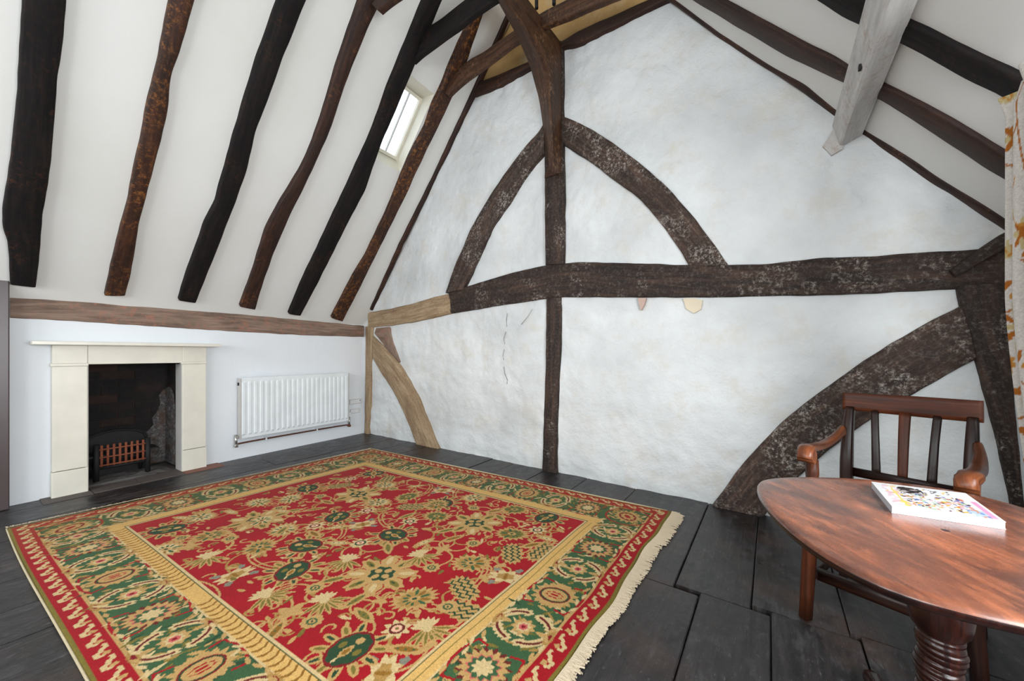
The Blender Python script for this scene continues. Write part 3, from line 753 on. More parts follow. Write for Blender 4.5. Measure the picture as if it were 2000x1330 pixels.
render_patch([(0.0, .03), (0.0, .74), (-.03, .74), (-.06, .69), (-.05, .6), (-.08, .52), (-.11, .47), (-.10, .4), (-.15, .34), (-.17, .28), (-.15, .2), (-.16, .12), (-.13, .03)], 'back')
# iron fireback
fbk = empty('fireback', LP(FY0 + .22, -DEP + .05, 0))
tag(fbk, 'arched black iron fireback standing behind the grate', 'fireback')
vs, fs = [], []; yc = FY0 + .25; hw = .21
prof = [(-hw, .01), (-hw, .31)] + [(-hw * math.cos(a), .31 + .10 * math.sin(a)) for a in np.linspace(.1, math.pi - .1, 11)] + [(hw, .31), (hw, .01)]
for d in (-DEP + .03, -DEP + .055):
    for s, z in prof: vs.append(LP(yc + s, d, z))
n = len(prof); fs = [tuple(range(n)), tuple(range(2 * n - 1, n - 1, -1))] + [(i, (i + 1) % n, (i + 1) % n + n, i + n) for i in range(n)]
o = mesh_obj('plate', vs, fs, M['iron']); bm = bmesh.new(); bm.from_mesh(o.data); bmesh.ops.recalc_face_normals(bm, faces=bm.faces[:]); bm.to_mesh(o.data); bm.free(); rel(o, fbk)
rim = [LP(yc + s * .93, -DEP + .058, z - .01) for s, z in prof[1:-1]]
rel(tube('raised_rim', rim, .009, M['iron'], None, 6), fbk)

# grate: pixel placed on a plane just inside the opening
gr = empty('fire_grate', LP(FY0 + .25, -.12, 0))
tag(gr, 'low iron fire grate with a rusty lattice front', 'grate')
def GP(px, py): return lw(px, py, -.14)
def gbar(name, p, q, w, d, mat):
    p, q = np.array(p), np.array(q)
    return rel(loft(name, [p, q], [(w, d), (w, d)], mat, None, up=LN, n=8, power=5), gr)
xs_ = [196, 209, 222, 234, 246, 258, 270, 282]
gy0, gy1 = GP(190, 890)[1], GP(290, 890)[1]
zt, zb = GP(240, 866)[2], GP(240, 905)[2]
pits = np.linspace(gy0 + .03, gy1 - .03, 8)
for y in pits: gbar('lattice_bar', LP(y, -.14, zb), LP(y, -.14, zt + .008), .016, .012, M['rust'])
for z in np.linspace(zb + .012, zt - .028, 3): gbar('lattice_rail', LP(gy0 + .012, -.138, z), LP(gy1 - .012, -.138, z), .012, .016, M['rust'])
for y in (gy0, gy1): gbar('side_post', LP(y, -.14, .015), LP(y, -.14, zt + .02), .034, .034, M['iron'])
for y in (gy0, gy1):
    gbar('side_plate', LP(y, -.155, (zb + zt) / 2), LP(y, -.36, (zb + zt) / 2), .014, (zt - zb), M['iron'])
    gbar('leg', LP(y, -.36, .0), LP(y, -.36, zb + .02), .026, .026, M['iron'])
gbar('bottom_bar', LP(gy0, -.14, zb - .008), LP(gy1, -.14, zb - .008), .02, .024, M['iron'])
for s in np.linspace(-.17, -.34, 5): gbar('fire_bar', LP(gy0, s, zb - .004), LP(gy1, s, zb - .004), .014, .014, M['iron'])
# curb strip in front of the grate
c0, c1_ = lw(172, 926, -.03), lw(306, 898, -.03)
o = loft('hearth_curb', [LP(c0[1], -.045, .012), LP(c1_[1] , -.045, .012)], [(.022, .024)] * 2, M['ash'], None)
tag(o, 'thin ash grey kerb bar on the hearth before the grate', 'kerb')
# hearth slabs (level with the boards)
he = empty('hearth', (0.1, -2.25, 0)); tag(he, 'grey brown hearth slabs under the fireplace', 'hearth', kind='structure')
ye = [-2.80, -2.55, -2.28, -1.99, -1.69]
for i in range(4):
    o = box('slab', LP(ye[i] + .002, -.02, -.02) , LP(ye[i + 1] - .002, 0, 0) - LP(ye[i] + .002, 0, 0), LN * (.185 if i else .20), (0, 0, .0245 + random.uniform(0, .0008)), M['redtile'] if i == 3 else M['slate'], None, .002)
    rel(o, he)
rel(lbox('slab', FY0 - .05, FY1 + .05, -.02, .005, -DEP - .05, -.021, M['slate'], None, 0), he)
# small ash heap under the grate
vs, fs = [], []
for i in range(18):
    for j in range(30):
        y = FY0 + .05 + (FY1 - FY0 - .1) * j / 29; f_ = -DEP + .03 + .33 * i / 17
        e_ = min(i, 17 - i, j, 29 - j) / 4; z = .004 + .02 * min(1, e_) * (0.6 + mn.noise(Vector((y * 12, f_ * 12, 0)))) + random.uniform(0, .004)
        vs.append(LP(y, f_, z))
for i in range(17):
    for j in range(29): a = i * 30 + j; fs.append((a, a + 1, a + 31, a + 30))
tag(mesh_obj('ash', vs, fs, M['ash']), 'grey ash and grit under the fire grate', 'ash', kind='stuff')

# ================================================================== RADIATOR
ra = empty('radiator', LP(-.92, 0, 0)); tag(ra, 'white ribbed panel radiator on the wall right of the fireplace', 'radiator')
ry0, ry1 = lw(470, 800, .10)[1], lw(681, 780, .10)[1]
rz0, rz1 = .222, .843
nfl = 22; vs, fs = [], []; zz = [rz0, rz0 + .03, rz0 + .045, rz1 - .05, rz1 - .035, rz1]
prof = []
for i in range(nfl):
    a = ry0 + (ry1 - ry0) * (i + .18) / nfl; w = (ry1 - ry0) / nfl
    prof += [(a, 0), (a + w * .12, 1), (a + w * .52, 1), (a + w * .64, 0)]
prof = [(ry0, 0)] + prof + [(ry1, 0)]
for (y, d) in prof:
    for j, z in enumerate(zz): vs.append(LP(y, .092 + (.009 * d if j in (2, 3) else (.0) ), z))
m_ = len(zz)
for i in range(len(prof) - 1):
    for j in range(m_ - 1): a = i * m_ + j; fs.append((a, a + m_, a + m_ + 1, a + 1))
b0 = len(vs)
o = mesh_obj('front_panel', vs, fs, M['rad']); rel(o, ra)
rel(lbox('panel_body', ry0, ry1, rz0, rz1, .078, .0915, M['rad'], None, .002), ra)
rel(lbox('rear_panel', ry0, ry1, rz0, rz1, .03, .042, M['radgrey'], None, .002), ra)
rel(lbox('top_grille', ry0, ry1, rz1 - .004, rz1 + .004, .03, .09, M['rad'], None, .002), ra)
for y in (ry0 - .006, ry1 - .006): rel(lbox('side_cover', y, y + .012, rz0, rz1, .03, .095, M['radgrey'], None, .002), ra)
rel(lbox('bleed_valve', ry0 - .016, ry0 - .004, rz1 - .075, rz1 - .045, .055, .07, M['iron'], None, .002), ra)
pz = .165
pv = LP(ry0 - .04, .065, pz); pw = LP(ry1 + .05, .065, pz)
rel(tube('pipe', [LP(ry0 - .03, .05, pz), LP(ry0 + .2, .045, pz + .004), LP(ry1 - .1, .045, pz), LP(ry1 + .03, .05, pz - .012)], .0085, M['copper'], None, 8, 4), ra)
for y in (ry0 - .03, ry1 + .03):
    v_ = rel(tube('valve', [LP(y, .06, pz - .02), LP(y, .06, pz + .10)], .013, M['chrome'], None, 10), ra)
    o = tube('elbow', [LP(y, .06, pz + .07), LP(y + (.03 if y < ry0 else -.03), .06, pz + .07)], .011, M['chrome'], None, 8); rel(o, v_)
    rel(lbox('valve_cap', y - .016, y + .016, pz - .03, pz - .0, .045, .078, M['copper'] if y > ry1 else M['chrome'], None, .006), v_)
rel(lbox('valve_head', ry1 + .014, ry1 + .046, pz + .1, pz + .16, .045, .077, M['plastic'], None, .008), ra)
for y in (ry0 + .15, ry1 - .15): rel(lbox('bracket', y, y + .03, rz0 + .05, rz1 - .05, 0, .03, M['radgrey'], None, .001), ra)
for y in (ry0 + .25, ry1 - .4):
    rel(lbox('pipe_clip', y, y + .014, pz - .012, pz + .018, 0, .058, M['plastic'], None, .003), ra)
# sockets
for q, (a, b, c, d, lab) in enumerate(((683, 778, 706, 790, 'white double socket plate beside the radiator, upper one'), (684, 797, 703, 808, 'white socket plate beside the radiator, lower one'))):
    p, r_ = lw(a, d, .01), lw(c, b, .01)
    s = empty('wall_socket', LP((p[1] + r_[1]) / 2, 0, p[2])); tag(s, lab, 'socket')
    y0, y1_, z0, z1 = min(p[1], r_[1]), max(p[1], r_[1]), min(p[2], r_[2]), max(p[2], r_[2])
    pl_ = rel(lbox('plate', y0, y1_, z0, z1, 0, .012, M['radgrey'], None, .003), s)
    rel(lbox('faceplate', y0 + .006, (y0 + y1_) / 2 - .002, z0 + .006, z1 - .006, .011, .014, M['plastic'], None, .001), pl_)
    rel(lbox('faceplate', (y0 + y1_) / 2 + .002, y1_ - .006, z0 + .006, z1 - .006, .011, .014, M['plastic'], None, .001), pl_)
    rel(lbox('switch', y1_ - .03, y1_ - .02, z1 - .03, z1 - .018, .0135, .018, M['iron'] if q == 0 else M['radgrey'], None, .001), pl_)

# ================================================================== RUG
RU, RV = 3.25, 2.45
rA, rB, rC, rD = [fl(*p)[:2] for p in ((10, 1036), (727, 878), (1312, 1002), (603.7, 2068.6))]
def rug_xy(u, v):
    u, v = u / RU, v / RV
    return (1 - u) * ((1 - v) * rB + v * rA) + u * ((1 - v) * rC + v * rD)
def rug_uv(px, py):
    P = fl(px, py)[:2]; u = v = .5
    for _ in range(20):
        Q = (1 - u) * ((1 - v) * rB + v * rA) + u * ((1 - v) * rC + v * rD)
        du = (1 - v) * (rC - rB) + v * (rD - rA); dv = (1 - u) * (rA - rB) + u * (rD - rC)
        s = np.linalg.solve(np.array([du, dv]).T, P - Q); u += s[0]; v += s[1]
    return u * RU, v * RV
class Paint:
    """colour field on a regular grid, metres; every mark is a coloured knot region"""
    def __init__(s, w, h, step, base):
        s.nx, s.ny = int(w / step) + 1, int(h / step) + 1; s.st = step
        s.c = np.empty((s.ny, s.nx, 3), np.float32); s.c[:] = s.k(base)
        s.X, s.Y = np.meshgrid(np.arange(s.nx) * step, np.arange(s.ny) * step)
    def k(s, c): return np.array(srgb(*c)[:3], np.float32)
    def win(s, cx, cy, r):
        x0, x1 = int(max(0, (cx - r) / s.st)), int(min(s.nx, (cx + r) / s.st + 2))
        y0, y1 = int(max(0, (cy - r) / s.st)), int(min(s.ny, (cy + r) / s.st + 2))
        if x1 <= x0 or y1 <= y0: return None
        return (slice(y0, y1), slice(x0, x1))
    def put(s, w, m, c): s.c[w][m] = s.k(c)
    def rect(s, x0, x1, y0, y1, c):
        m = (s.X >= x0) & (s.X < x1) & (s.Y >= y0) & (s.Y < y1); s.c[m] = s.k(c)
    def blob(s, cx, cy, a, L, Wd, c, ser=0.0, n=0, ph=0.0, point=False, dx=0.0, dy=0.0):
        ca, sa = math.cos(a), math.sin(a); cx, cy = cx + dx * ca - dy * sa, cy + dx * sa + dy * ca
        w = s.win(cx, cy, max(L, Wd) * 1.4)
        if w is None: return
        x = s.X[w] - cx; y = s.Y[w] - cy; xr = x * ca + y * sa; yr = -x * sa + y * ca
        if point:
            t = np.clip(1 - (xr / L) ** 2, 0, 1); e = Wd * t ** .8
            if n: e = e * (1 - ser * np.abs(((xr / L * n + ph) % 1) * 2 - 1))
            m = (np.abs(yr) < e) & (np.abs(xr) < L)
        else:
            th = np.arctan2(yr / Wd, xr / L); e = 1.0
            if n: e = 1 - ser * np.abs(((th / (2 * math.pi) * n + ph) % 1) * 2 - 1)
            m = np.hypot(xr / L, yr / Wd) < e
        s.put(w, m, c)
    def ring(s, cx, cy, a, L, Wd, th_, c):
        w = s.win(cx, cy, max(L, Wd) * 1.3)
        if w is None: return
        ca, sa = math.cos(a), math.sin(a); x = s.X[w] - cx; y = s.Y[w] - cy; xr = x * ca + y * sa; yr = -x * sa + y * ca
        s.put(w, np.abs(np.hypot(xr / L, yr / Wd) - 1) * min(L, Wd) < th_, c)
    def stroke(s, P, wd, c, barb=0.0):
        P = np.array(P, float)
        for p, q in zip(P[:-1], P[1:]):
            c_ = (p + q) / 2; d = q - p; L = np.linalg.norm(d)
            if L < 1e-5: continue
            w = s.win(c_[0], c_[1], L / 2 + wd * 2 + barb)
            if w is None: continue
            x = s.X[w] - p[0]; y = s.Y[w] - p[1]; t = np.clip((x * d[0] + y * d[1]) / L ** 2, 0, 1)
            dist = np.hypot(x - t * d[0], y - t * d[1])
            e = wd
            if barb: e = wd + barb * np.abs(((s.X[w] * 38 + s.Y[w] * 31) % 1) * 2 - 1)
            s.put(w, dist < e, c)
def arc(cx, cy, r, a0, a1, n=12, ry=None):
    t = np.linspace(a0, a1, n); return [(cx + r * math.cos(q), cy + (ry or r) * math.sin(q)) for q in t]
GOLD, GOLD2, CREAM, OLIVE, GREEN, DGREEN, RED, DRED, PINK, BRICK, GREY, OCHRE = (188, 150, 92), (168, 130, 70), (206, 180, 130), (118, 106, 44), (56, 90, 56), (38, 68, 42), (158, 12, 26), (126, 14, 24), (196, 92, 88), (104, 32, 28), (128, 126, 110), (140, 98, 34)
rp = Paint(RU, RV, .004, RED)
BA, BC_, BD, BB = .55, .43, .41, .46      # border widths at the ends AB, CD and the sides AD, BC
# field abrash
f_ = (np.sin(rp.X * 9 + np.sin(rp.Y * 4) * 1.5) + np.sin(rp.X * 23 + 1)) * .03
rp.c *= (1 + f_[..., None]).astype(np.float32)
R_ = random.Random(3)
def ang(): return R_.choice([0, .5, 1.0, 1.57, 2.1, 2.7, -.5, -1.0]) + R_.uniform(-.15, .15)
def big8(x, y, r=.165, a=0.2):
    for q in range(8):
        t = a + q * math.pi / 4; L = r * (.46 if q % 2 else .5)
        rp.blob(x, y, t, L, r * .27, GOLD, .22, 7, dx=r * .62)
    for q in range(8):
        t = a + q * math.pi / 4; rp.blob(x, y, t, r * .22, r * .085, [OLIVE, CREAM][q % 2], dx=r * .72)
        if q % 2 == 0: rp.blob(x, y, t, r * .09, r * .03, DGREEN, dx=r * .66)
    rp.blob(x, y, a, r * .42, r * .38, DGREEN, .2, 8)
    for q in range(4): rp.blob(x, y, a + q * math.pi / 2, r * .12, r * .1, GOLD, dx=r * .2)
    rp.blob(x, y, a, r * .06, r * .06, DGREEN)
def rosette(x, y, r=.045, c=GOLD, inn=GREEN):
    rp.blob(x, y, 0, r, r, c, .2, 10); rp.blob(x, y, 0, r * .55, r * .5, inn, .2, 8); rp.blob(x, y, 0, r * .3, r * .28, c); rp.blob(x, y, .8, r * .16, r * .1, DGREEN)
def pinkstar(x, y, r=.06):
    rp.blob(x, y, .2, r, r, CREAM, .45, 8); rp.ring(x, y, 0, r * .42, r * .42, .005, BRICK if R_.random() < .5 else DGREEN); rp.blob(x, y, 0, r * .3, r * .3, (232, 176, 150)); rp.blob(x, y, 0, r * .12, r * .12, OLIVE)
def palm(x, y, a=None, L=.11, Wd=.085, g=False):
    a = ang() if a is None else a
    rp.blob(x, y, a, L, Wd, GOLD, .28, 17); rp.blob(x, y, a, L * .7, Wd * .68, [OLIVE, CREAM, GOLD2][R_.randrange(3)], .2, 13)
    for q in range(5):
        t = (q - 2) * .55; rp.blob(x, y, a + t, L * .2, Wd * .09, GREEN if q % 2 == 0 else OCHRE, dx=L * .42)
        rp.blob(x, y, a + t + math.pi, L * .13, Wd * .07, GREEN, dx=L * .35)
    rp.blob(x, y, a, L * .26, Wd * .22, GOLD, .2, 8); rp.blob(x, y, a, L * .1, Wd * .1, DGREEN)
def gpalm(x, y, a=None, L=.13, Wd=.105):
    a = ang() if a is None else a
    for q in range(11):
        t = (q - 5) * .52; rp.blob(x, y, a + t, L * .32, Wd * .17, GOLD, dx=L * .78); rp.blob(x, y, a + t, L * .17, Wd * .07, OLIVE if q % 2 else DGREEN, dx=L * .82)
    rp.blob(x, y, a, L * .8, Wd * .82, GOLD, .14, 15); rp.blob(x, y, a, L * .7, Wd * .7, DRED); rp.blob(x, y, a, L * .65, Wd * .65, DGREEN, .1, 9)
    rp.blob(x, y, a, L * .15, Wd * .16, GOLD, .1, 6, dx=-L * .34); rp.blob(x, y, a, L * .26, Wd * .18, GOLD, .3, 6, point=True, dx=L * .12); rp.blob(x, y, a, L * .15, Wd * .09, OCHRE, point=True, dx=L * .12); rp.blob(x, y, a, L * .1, Wd * .05, CREAM, dx=L * .48)
    for sg in (-1, 1): rp.blob(x, y, a, L * .13, Wd * .12, OLIVE, dy=sg * Wd * .36)
def leaf(x, y, a=None, L=.075, Wd=.03, c=GOLD):
    a = ang() if a is None else a
    rp.blob(x, y, a, L, Wd, c, .3, 5, point=True); rp.blob(x, y, a, L * .62, Wd * .42, R_.choice([OLIVE, OCHRE, CREAM]), 0, 0, point=True)
    for q in (-.4, 0, .4): rp.blob(x, y, a, L * .06, Wd * .15, GREEN, dx=L * q)
def feather(x, y, a=None, L=.13, Wd=.06):
    a = ang() if a is None else a
    for q in range(7):
        t = (q - 3) * .36; rp.blob(x, y, a + t, L * .5, Wd * .22, GOLD, .2, 4, point=True, dx=L * .42); rp.blob(x, y, a + t, L * .33, Wd * .09, OLIVE, point=True, dx=L * .42)
        rp.blob(x, y, a + t + math.pi, L * .26, Wd * .2, CREAM, .2, 3, point=True, dx=L * .25)
    rp.blob(x, y, a, L * .18, Wd * .3, CREAM)
def cluster(x, y, a=None, L=.115, Wd=.065):
    a = ang() if a is None else a
    rp.blob(x, y, a, L, Wd, GOLD, .2, 15)
    for j in (-1, 0, 1):
        P = [((-.72 + .16 * i) * L, (j * .5 + (.13 if i % 2 else -.13)) * Wd) for i in range(10 - abs(j))]
        ca, sa = math.cos(a), math.sin(a); rp.stroke([(x + p * ca - q * sa, y + p * sa + q * ca) for p, q in P], .0045, DGREEN)
        for i in range(5): rp.blob(x, y, a, .005, .005, OLIVE, dx=(-.6 + .3 * i) * L, dy=(j * .5 + .25) * Wd)
def bud(x, y, a=None, L=.035):
    a = ang() if a is None else a
    rp.blob(x, y, a, L, L * .55, GOLD, .35, 3, point=True); rp.stroke(arc(x - L * math.cos(a), y - L * math.sin(a), L * .9, a + 2, a + 3.6, 6), .0045, GOLD)
def star(x, y, r=.06):
    rp.blob(x, y, ang(), r, r, GOLD, .68, 4); rp.blob(x, y, ang(), r * .55, r * .55, GOLD, .4, 6)
def medal(x, y, a=None, r=.09):
    a = ang() if a is None else a
    for sg in (-1, 1):
        for t in (.0, .022):
            ca, sa = math.cos(a), math.sin(a)
            P = [((sg * (.155 + t - .06 * math.cos(q) * 1.0)) , .15 * math.sin(q)) for q in np.linspace(-1.3, 1.3, 12)]
            rp.stroke([(x + p * ca - q * sa, y + p * sa + q * ca) for p, q in P], .0045, GOLD)
    for q in range(4): rp.blob(x, y, a + math.pi / 4 + q * math.pi / 2, r * .28, r * .2, GREY, .3, 5, dx=r * .85)
    rp.blob(x, y, a, r, r * .62, CREAM, .35, 8); rp.blob(x, y, a, r * .55, r * .34, GOLD2, .3, 6); rp.blob(x, y, a, r * .1, r * .3, OCHRE)
field = {
 big8: [(746, 1124), (927, 1025), (700, 968), (503, 1019)],
 gpalm: [(684, 1273), (768, 1048), (659, 1012), (1068, 1014), (329, 1037), (601, 957), (572, 1117), (864, 985), (597, 1069), (730, 927)],
 palm: [(810, 1174), (1000, 1047), (920, 1104), (508, 1072), (567, 977), (738, 983), (797, 972), (853, 1011), (506, 984), (511, 1020), (554, 1038), (926, 975), (752, 950), (413, 1050), (326, 1077), (853, 988), (1005, 998), (392, 1013)],
 cluster: [(907, 1154), (1000, 1085), (912, 1201), (1058, 1083), (804, 992), (757, 938), (664, 952)],
 feather: [(677, 1097), (406, 1092), (520, 1166), (835, 1233), (634, 1176), (820, 1089)],
 leaf: [(614, 1046), (662, 1064), (758, 1074), (828, 1064), (885, 1056), (652, 1135), (696, 1176), (711, 1206), (540, 1236), (963, 1002), (976, 1014), (1068, 1056), (999, 982), (730, 927), (658, 938), (813, 952), (639, 983), (615, 997), (572, 1000), (747, 998), (795, 1010), (657, 1033), (551, 1001), (551, 1040), (357, 1014), (452, 1003), (966, 1001), (1039, 1069), (793, 1275), (872, 1040), (450, 1056)],
 rosette: [(924, 1066), (843, 1113), (616, 1151), (610, 1218), (925, 995), (768, 957), (626, 972), (545, 995), (875, 1190), (356, 1055), (450, 1056)],
 pinkstar: [(776, 1234), (704, 1064), (800, 1021), (617, 1030), (718, 999), (1050, 1039), (685, 938), (615, 1030)],
 star: [(567, 1198), (865, 1077), (371, 1071), (406, 1001), (572, 1198)],
 bud: [(743, 1179), (833, 1037), (840, 1267), (1013, 1022), (1095, 1040), (976, 1109), (947, 1135), (567, 1011), (871, 950), (690, 990), (800, 940)],
 medal: [(460, 1126), (709, 1027), (748, 1322), (987, 1130), (864, 961)],
}
pos = [rug_uv(*p) for l in field.values() for p in l]
# unseen near part of the field: mirror the seen motifs so the rug is complete
inner = lambda u, v, m=.0: BA + m < u < RU - BC_ - m and BB + m < v < RV - BD - m
def vine(p, q, b):
    p, q = np.array(p), np.array(q); d = q - p; L = np.linalg.norm(d)
    if L < .03 or L > .42: return
    nrm = np.array([-d[1], d[0]]) * b; t = np.linspace(0, 1, 9)[:, None]
    P = p + d * t + nrm * (4 * t * (1 - t)) * .35
    rp.stroke(P, .0052, GOLD if R_.random() < .7 else GOLD2)
pa = np.array(pos)
for i, p in enumerate(pa):
    dd = np.linalg.norm(pa - p, axis=1); idx = np.argsort(dd)[1:4]
    for j in idx[:2]: vine(p, pa[j], R_.choice([-1, 1]) * R_.uniform(.6, 1.3))
    # curled tendrils
    a = R_.uniform(0, 6.28); c = p + np.array([math.cos(a), math.sin(a)]) * R_.uniform(.08, .13)
    rp.stroke([c + np.array([math.cos(a + t), math.sin(a + t)]) * .032 * (1 - t / 7) for t in np.linspace(0, 4.2, 9)], .0048, GOLD)
    a = R_.uniform(0, 6.28); c = p + np.array([math.cos(a), math.sin(a)]) * R_.uniform(.10, .15); rp.blob(c[0], c[1], a, .022, .009, GOLD, point=True)
for fn, l in field.items():
    if fn is medal:
        for p in l: medal(*rug_uv(*p))
for _ in range(300):
    u, v = R_.uniform(BA + .03, RU - BC_ - .03), R_.uniform(BB + .03, RV - BD - .03); a = R_.uniform(0, 6.28)
    if R_.random() < .5: rp.stroke([(u + math.cos(a + t) * .03 * (1 - t / 7), v + math.sin(a + t) * .03 * (1 - t / 7)) for t in np.linspace(0, 3.6, 8)], .0045, GOLD2)
    rp.blob(u, v, a, R_.uniform(.016, .036), R_.uniform(.007, .013), R_.choice([GOLD, GOLD2, OLIVE, CREAM]), .3, 3, True)
for fn, l in field.items():
    if fn in (medal,): continue
    for p in l:
        u, v = rug_uv(*p); fn(u, v)
# mirrored motifs where the rug leaves the frame
MU, MV = (BA + RU - BC_) / 2, (BB + RV - BD) / 2
vis_line = lambda u, v: (lambda P: (P[0] - CAM[0]) * G[1] + (P[1] - CAM[1]) * N2[1])(rug_xy(u, v))
for fn in (big8, gpalm, palm, cluster, leaf, rosette, pinkstar, bud):
    for p in field[fn]:
        u, v = rug_uv(*p); u2, v2 = 2 * MU - u, 2 * MV - v
        if inner(u2, v2, .03) and vis_line(u2, v2) < 1.15: fn(u2, v2)
# ---------- borders
def rrect(m0, m1, c):
    """frame band between inset factors m (0 outer edge, 1 field edge)"""
    X, Y = rp.X, rp.Y
    def ins(m): return (X > BA * m) & (X < RU - BC_ * m) & (Y > BB * m) & (Y < RV - BD * m)
    rp.c[ins(m0) & ~ins(m1)] = rp.k(c)
rrect(-.1, 1.0, GREEN)
rrect(-.1, .045, OLIVE); rrect(.045, .235, RED); rrect(.235, .26, GOLD); rrect(.26, .275, DGREEN)
rrect(.79, .803, DGREEN); rrect(.803, .815, CREAM); rrect(.815, .965, (212, 170, 100)); rrect(.965, .98, DGREEN); rrect(.98, 1.0, CREAM)
g2 = (np.sin(rp.X * 17) * np.sin(rp.Y * 13 + 2)) * .05
gm = np.all(np.abs(rp.c - rp.k(GREEN)) < 1e-4, axis=2); rp.c[gm] *= (1 + g2[gm])[:, None]
sides = [  # name, along-axis range, centre line inset, orientation
 ('CD', lambda s, t: (RU - BC_ * .53 + t, s), 0, RV, math.pi / 2, .245, 1.24),
 ('AB', lambda s, t: (BA * .53 - t, s), 0, RV, math.pi / 2, .245, 1.24),
 ('AD', lambda s, t: (s, RV - BD * .53 + t), 0, RU, 0.0, .25, .24),
 ('BC', lambda s, t: (s, BB * .53 - t), 0, RU, 0.0, .25, .24)]
GW = .105
for nm, m, s0_, s1_, a, per, s_ref in sides:
    i0 = int(math.ceil((s0_ + .3 - s_ref) / per)); i1 = int((s1_ - .3 - s_ref) / per)
    sc = {'CD': 1, 'AB': 1.22, 'AD': .95, 'BC': 1.05}[nm]
    def bl(s, t, r, L, W_, c, ser=0, n=0, point=False):
        x, y = m(s, t); rp.blob(x, y, a + r if nm in ('CD', 'AB') else r, L, W_, c, ser, n, point=point)
    def st(P, w, c, barb=0): rp.stroke([m(s, t) for s, t in P], w, c, barb)
    for _ in range(int((s1_ - s0_) * 95)):
        bl(R_.uniform(s0_ + .1, s1_ - .1), R_.uniform(-1.1, 1.1) * GW * sc, R_.uniform(-1, 1) + 1.57, R_.uniform(.015, .04), R_.uniform(.005, .012), R_.choice([GOLD, CREAM, OLIVE, GOLD2, OLIVE, DGREEN]), .35, 3, True)
    for i in range(i0, i1 + 1):
        s = s_ref + i * per
        h = GW * sc
        if i % 2 == 0:
            v_ = (i // 2) % 2
            # oval palmette reaching across the band
            bl(s, 0, math.pi / 2, h * 1.0, .098, BRICK if v_ else GOLD, .3, 15)
            bl(s, 0, math.pi / 2, h * .92, .088, GOLD, .26, 17)
            if v_:
                bl(s, 0, math.pi / 2, h * .66, .062, PINK, .3, 11); bl(s, 0, math.pi / 2, h * .58, .055, GREEN, .25, 11); bl(s, 0, math.pi / 2, h * .42, .04, CREAM, .35, 9)
            else:
                bl(s, 0, math.pi / 2, h * .66, .055, DRED); bl(s, 0, math.pi / 2, h * .61, .049, DGREEN); bl(s, 0, math.pi / 2, h * .55, .042, GOLD); bl(s, 0, math.pi / 2, h * .42, .026, RED, .3, 8); bl(s, 0, math.pi / 2, h * .33, .016, GOLD); bl(s, 0, math.pi / 2, h * .2, .007, RED)
            st([(s - .09, h * .5), (s - .10, h * .95), (s - .03, h * 1.12), (s + .03, h * 1.12), (s + .10, h * .95), (s + .09, h * .5)], .0048, RED)
            st([(s - .09, -h * .5), (s - .10, -h * .95), (s - .03, -h * 1.12), (s + .03, -h * 1.12), (s + .10, -h * .95), (s + .09, -h * .5)], .0048, RED)
        else:
            for sg in (-1, 1):
                for k_ in (-1, 1):
                    P = [(s + sg * (.105 - .05 * q), k_ * h * (.05 + 1.0 * math.sin(q * 1.35))) for q in np.linspace(.12, 1.0, 8)] if False else [(s + sg * .085 * math.cos(q), k_ * h * 1.05 * math.sin(q)) for q in np.linspace(.25, 1.25, 8)]
                    st(P, .013, CREAM, .012); st(P, .0055, BRICK)
            bl(s, 0, math.pi / 2, .052, .05, GOLD, .3, 9); bl(s, 0, 0, .034, .032, CREAM, .3, 8); bl(s, 0, 0, .02, .019, PINK, .2, 6); bl(s, 0, 0, .008, .008, DRED)
            for k_ in (-1, 1):
                bl(s, k_ * h * .8, math.pi / 2, .03, .014, GOLD, .3, 3, True); bl(s, k_ * h * 1.08, 0, .05, .02, GOLD2, .4, 5, True); bl(s, k_ * h * 1.08, 0, .02, .008, DRED, point=True)
    # small scatter between
    ss = s0_ + .3
    while ss < s1_ - .3:
        for k_ in (-1, 1):
            bl(ss, k_ * GW * sc * R_.uniform(.95, 1.12), R_.uniform(-.6, .6), .024, .009, R_.choice([GOLD, CREAM, GOLD]), .3, 3, True)
        ss += .052
# corner flowers
for (x, y) in ((BA * .53, BB * .53), (RU - BC_ * .53, BB * .53), (BA * .53, RV - BD * .53), (RU - BC_ * .53, RV - BD * .53)):
    rp.blob(x, y, .8, .11, .09, GOLD, .3, 15); rp.blob(x, y, .8, .07, .05, DRED); rp.blob(x, y, .8, .06, .042, GOLD, .2, 9); rp.blob(x, y, .8, .03, .015, RED)
    rp.ring(x, y, 0, .14, .13, .005, RED)
# outer red guard: running hooked meander
def hook(m, s, w):
    S = [(-.038, -.7), (-.018, -.75), (-.012, -.2), (.008, .1), (.012, .65), (.034, .6), (.036, .1)]
    rp.stroke([m(s + a, b * w) for a, b in S], 0.0072, CREAM); x, y = m(s + .024, -.45 * w); rp.blob(x, y, s * 7, .014, .012, GOLD, .3, 4)
for m, L, w in ((lambda s, t: (RU - BC_ * .14 + t, s), RV, .03), (lambda s, t: (BA * .14 + t, s), RV, .036), (lambda s, t: (s, RV - BD * .14 + t), RU, .028), (lambda s, t: (s, BB * .14 + t), RU, .03)):
    s = .07; w = w * .8
    while s < L - .06: hook(m, s, w); s += .094
# ribs on the gold guard along the AD side and small ticks elsewhere
s = BA + .02
while s < RU - BC_:
    if not (1.62 < s < 1.80): rp.stroke([(s, RV - BD * .955), (s + .016, RV - BD * .92), (s + .018, RV - BD * .86), (s + .008, RV - BD * .83)], .0048, OCHRE)
    s += .040
rp.stroke([(RU - BC_ * .90, BB), (RU - BC_ * .90, RV - BD)], .0022, OLIVE)
